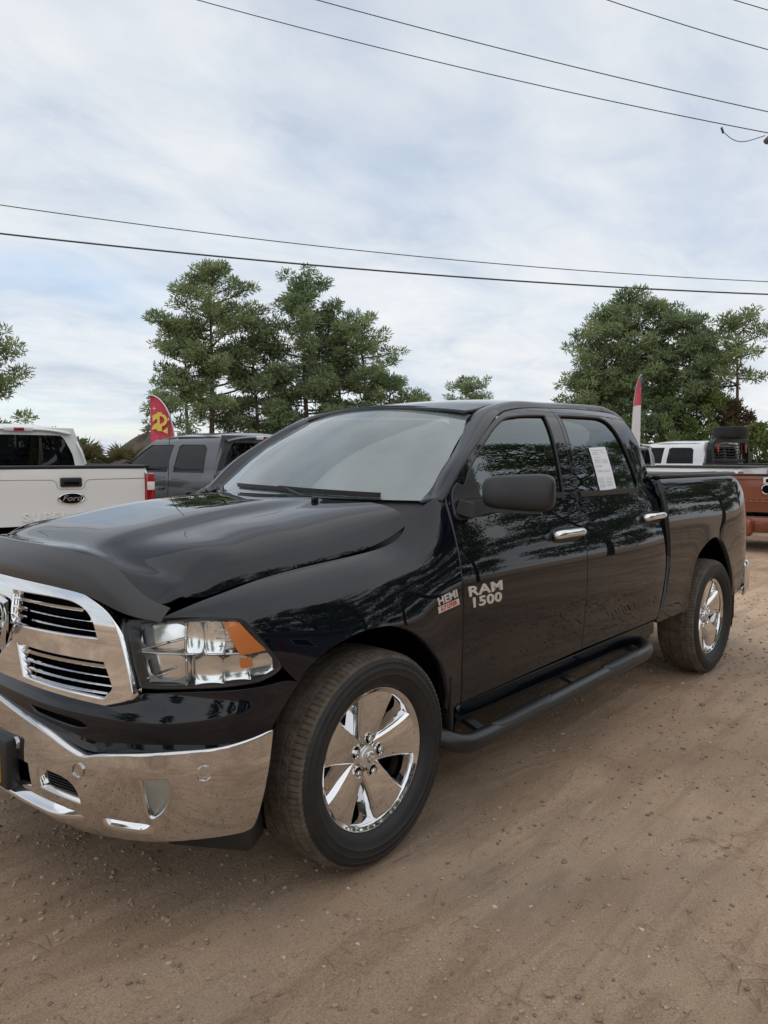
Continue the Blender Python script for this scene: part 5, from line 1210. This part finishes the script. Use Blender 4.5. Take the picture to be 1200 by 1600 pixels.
tube('pole', [(0,0,0),(0,0,5),(0,0,10.2)], [.16,.14,.11], BARK, up_, n=12)
tube('cross_arm', [(-.60,.56,7.72),(.9,-.85,7.72)], .05, BARK, up_, sq=(.09,.11))
ins = revolve('insulator', [(.0005,-.20)]+[(r_, -.19+.034*i) for i in range(9) for r_ in (.055,.085)][:18]+[(.05,.14),(.0005,.15)], mat('insulator_grey', (.14,.145,.16), .4), up_, n=20, mtx=Matrix.Translation((-.755,.70,8.0)) @ Matrix.Rotation(R(-90),4,'X'))
tube('bushing_arm', [(-.78,.73,7.84),(-.86,.80,7.73)], .06, mat('insulator_cap', (.10,.10,.11), .4), up_, n=12)
tube('jumper_wire', cr([(-1.30,1.48,7.98),(-1.22,1.30,7.80),(-1.08,1.12,7.76),(-.85,.82,7.86)],5), .008, WIRE, up_, n=5)
tube('wire_clamp', [(-1.32,1.50,8.06),(-1.29,1.47,7.95)], .022, WIRE, up_, n=6)
# ---------------------------------------------------------------- what the paint mirrors: sided building and pines behind the photographer
SID = mat('grey_siding', (.12,.14,.165), .6, var=(2,(.15,.17,.195),.4,.6)); bd = empty('sided_building', (0,0,0), 0, 'low building with horizontal siding, seen only mirrored in the black pickup doors', 'building')
wl_ = box('wall', (3.0,-14.6,1.6), (15,.20,3.2), SID, bd, 0)
for k in range(16):
    me = pymesh('siding_board', [(-4.5,-14.5,.2*k),(10.5,-14.5,.2*k),(10.5,-14.47,.2*k),(-4.5,-14.47,.2*k),(10.5,-14.49,.2*k+.198),(-4.5,-14.49,.2*k+.198)], [(3,2,1,0),(3,5,4,2)][::1], False); link('siding_board', me, SID, wl_)
rf_ = link('roof', pymesh('roof', [(-5,-14.0,3.1),(11,-14.0,3.1),(11,-17.5,4.6),(-5,-17.5,4.6),(-5,-14.0,3.25),(11,-14.0,3.25),(11,-17.5,4.75),(-5,-17.5,4.75)], [(0,1,2,3),(4,7,6,5),(0,4,5,1),(3,2,6,7),(1,5,6,2),(0,3,7,4)], False), mat('shingle_dark', (.06,.06,.065), .9), bd)
for x, w_ in ((-1.5,1.2),(3.4,1.4),(7.6,1.2)):
    wn_ = box('window', (x,-14.44,1.75), (w_,.06,1.1), VM['cream'], bd, .01); box('window_pane', (x,-14.405,1.75), (w_-.14,.02,.96), M['dark'], wn_, 0)
dr_ = box('door', (5.6,-14.44,1.05), (.95,.06,2.1), mat('door_red', (.30,.05,.04), .5), bd, .01)
for i, (x, y, h) in enumerate([(-26,-30,11),(-16,-36,12),(-5,-38,13),(1.5,-34,16),(6,-25,18),(10.5,-25,19),(15,-22,17.5),(20,-23,18),(26,-21,16),(-40,-14,12),(-36,6,12),(36,-18,16),(44,-14,15),(52,-10,15)]):
    pine((x,y,0), h, h*.10, 3.8, 40+i, 'pine behind the photographer, seen only mirrored, '+['leftmost','second from the left','third from the left','fourth from the left','fifth, near the doors','sixth, in the front door glass','seventh, in the rear door glass','eighth, above the bed','ninth, right of the bed','tenth, far right','beyond the nose on the left','beyond the nose on the right','eleventh, mirrored in the bed side','twelfth, mirrored in the bed side','last and farthest right'][i], i % 2, limbs=34, dens=1.2, clump=1.4, group='pines behind the photographer')
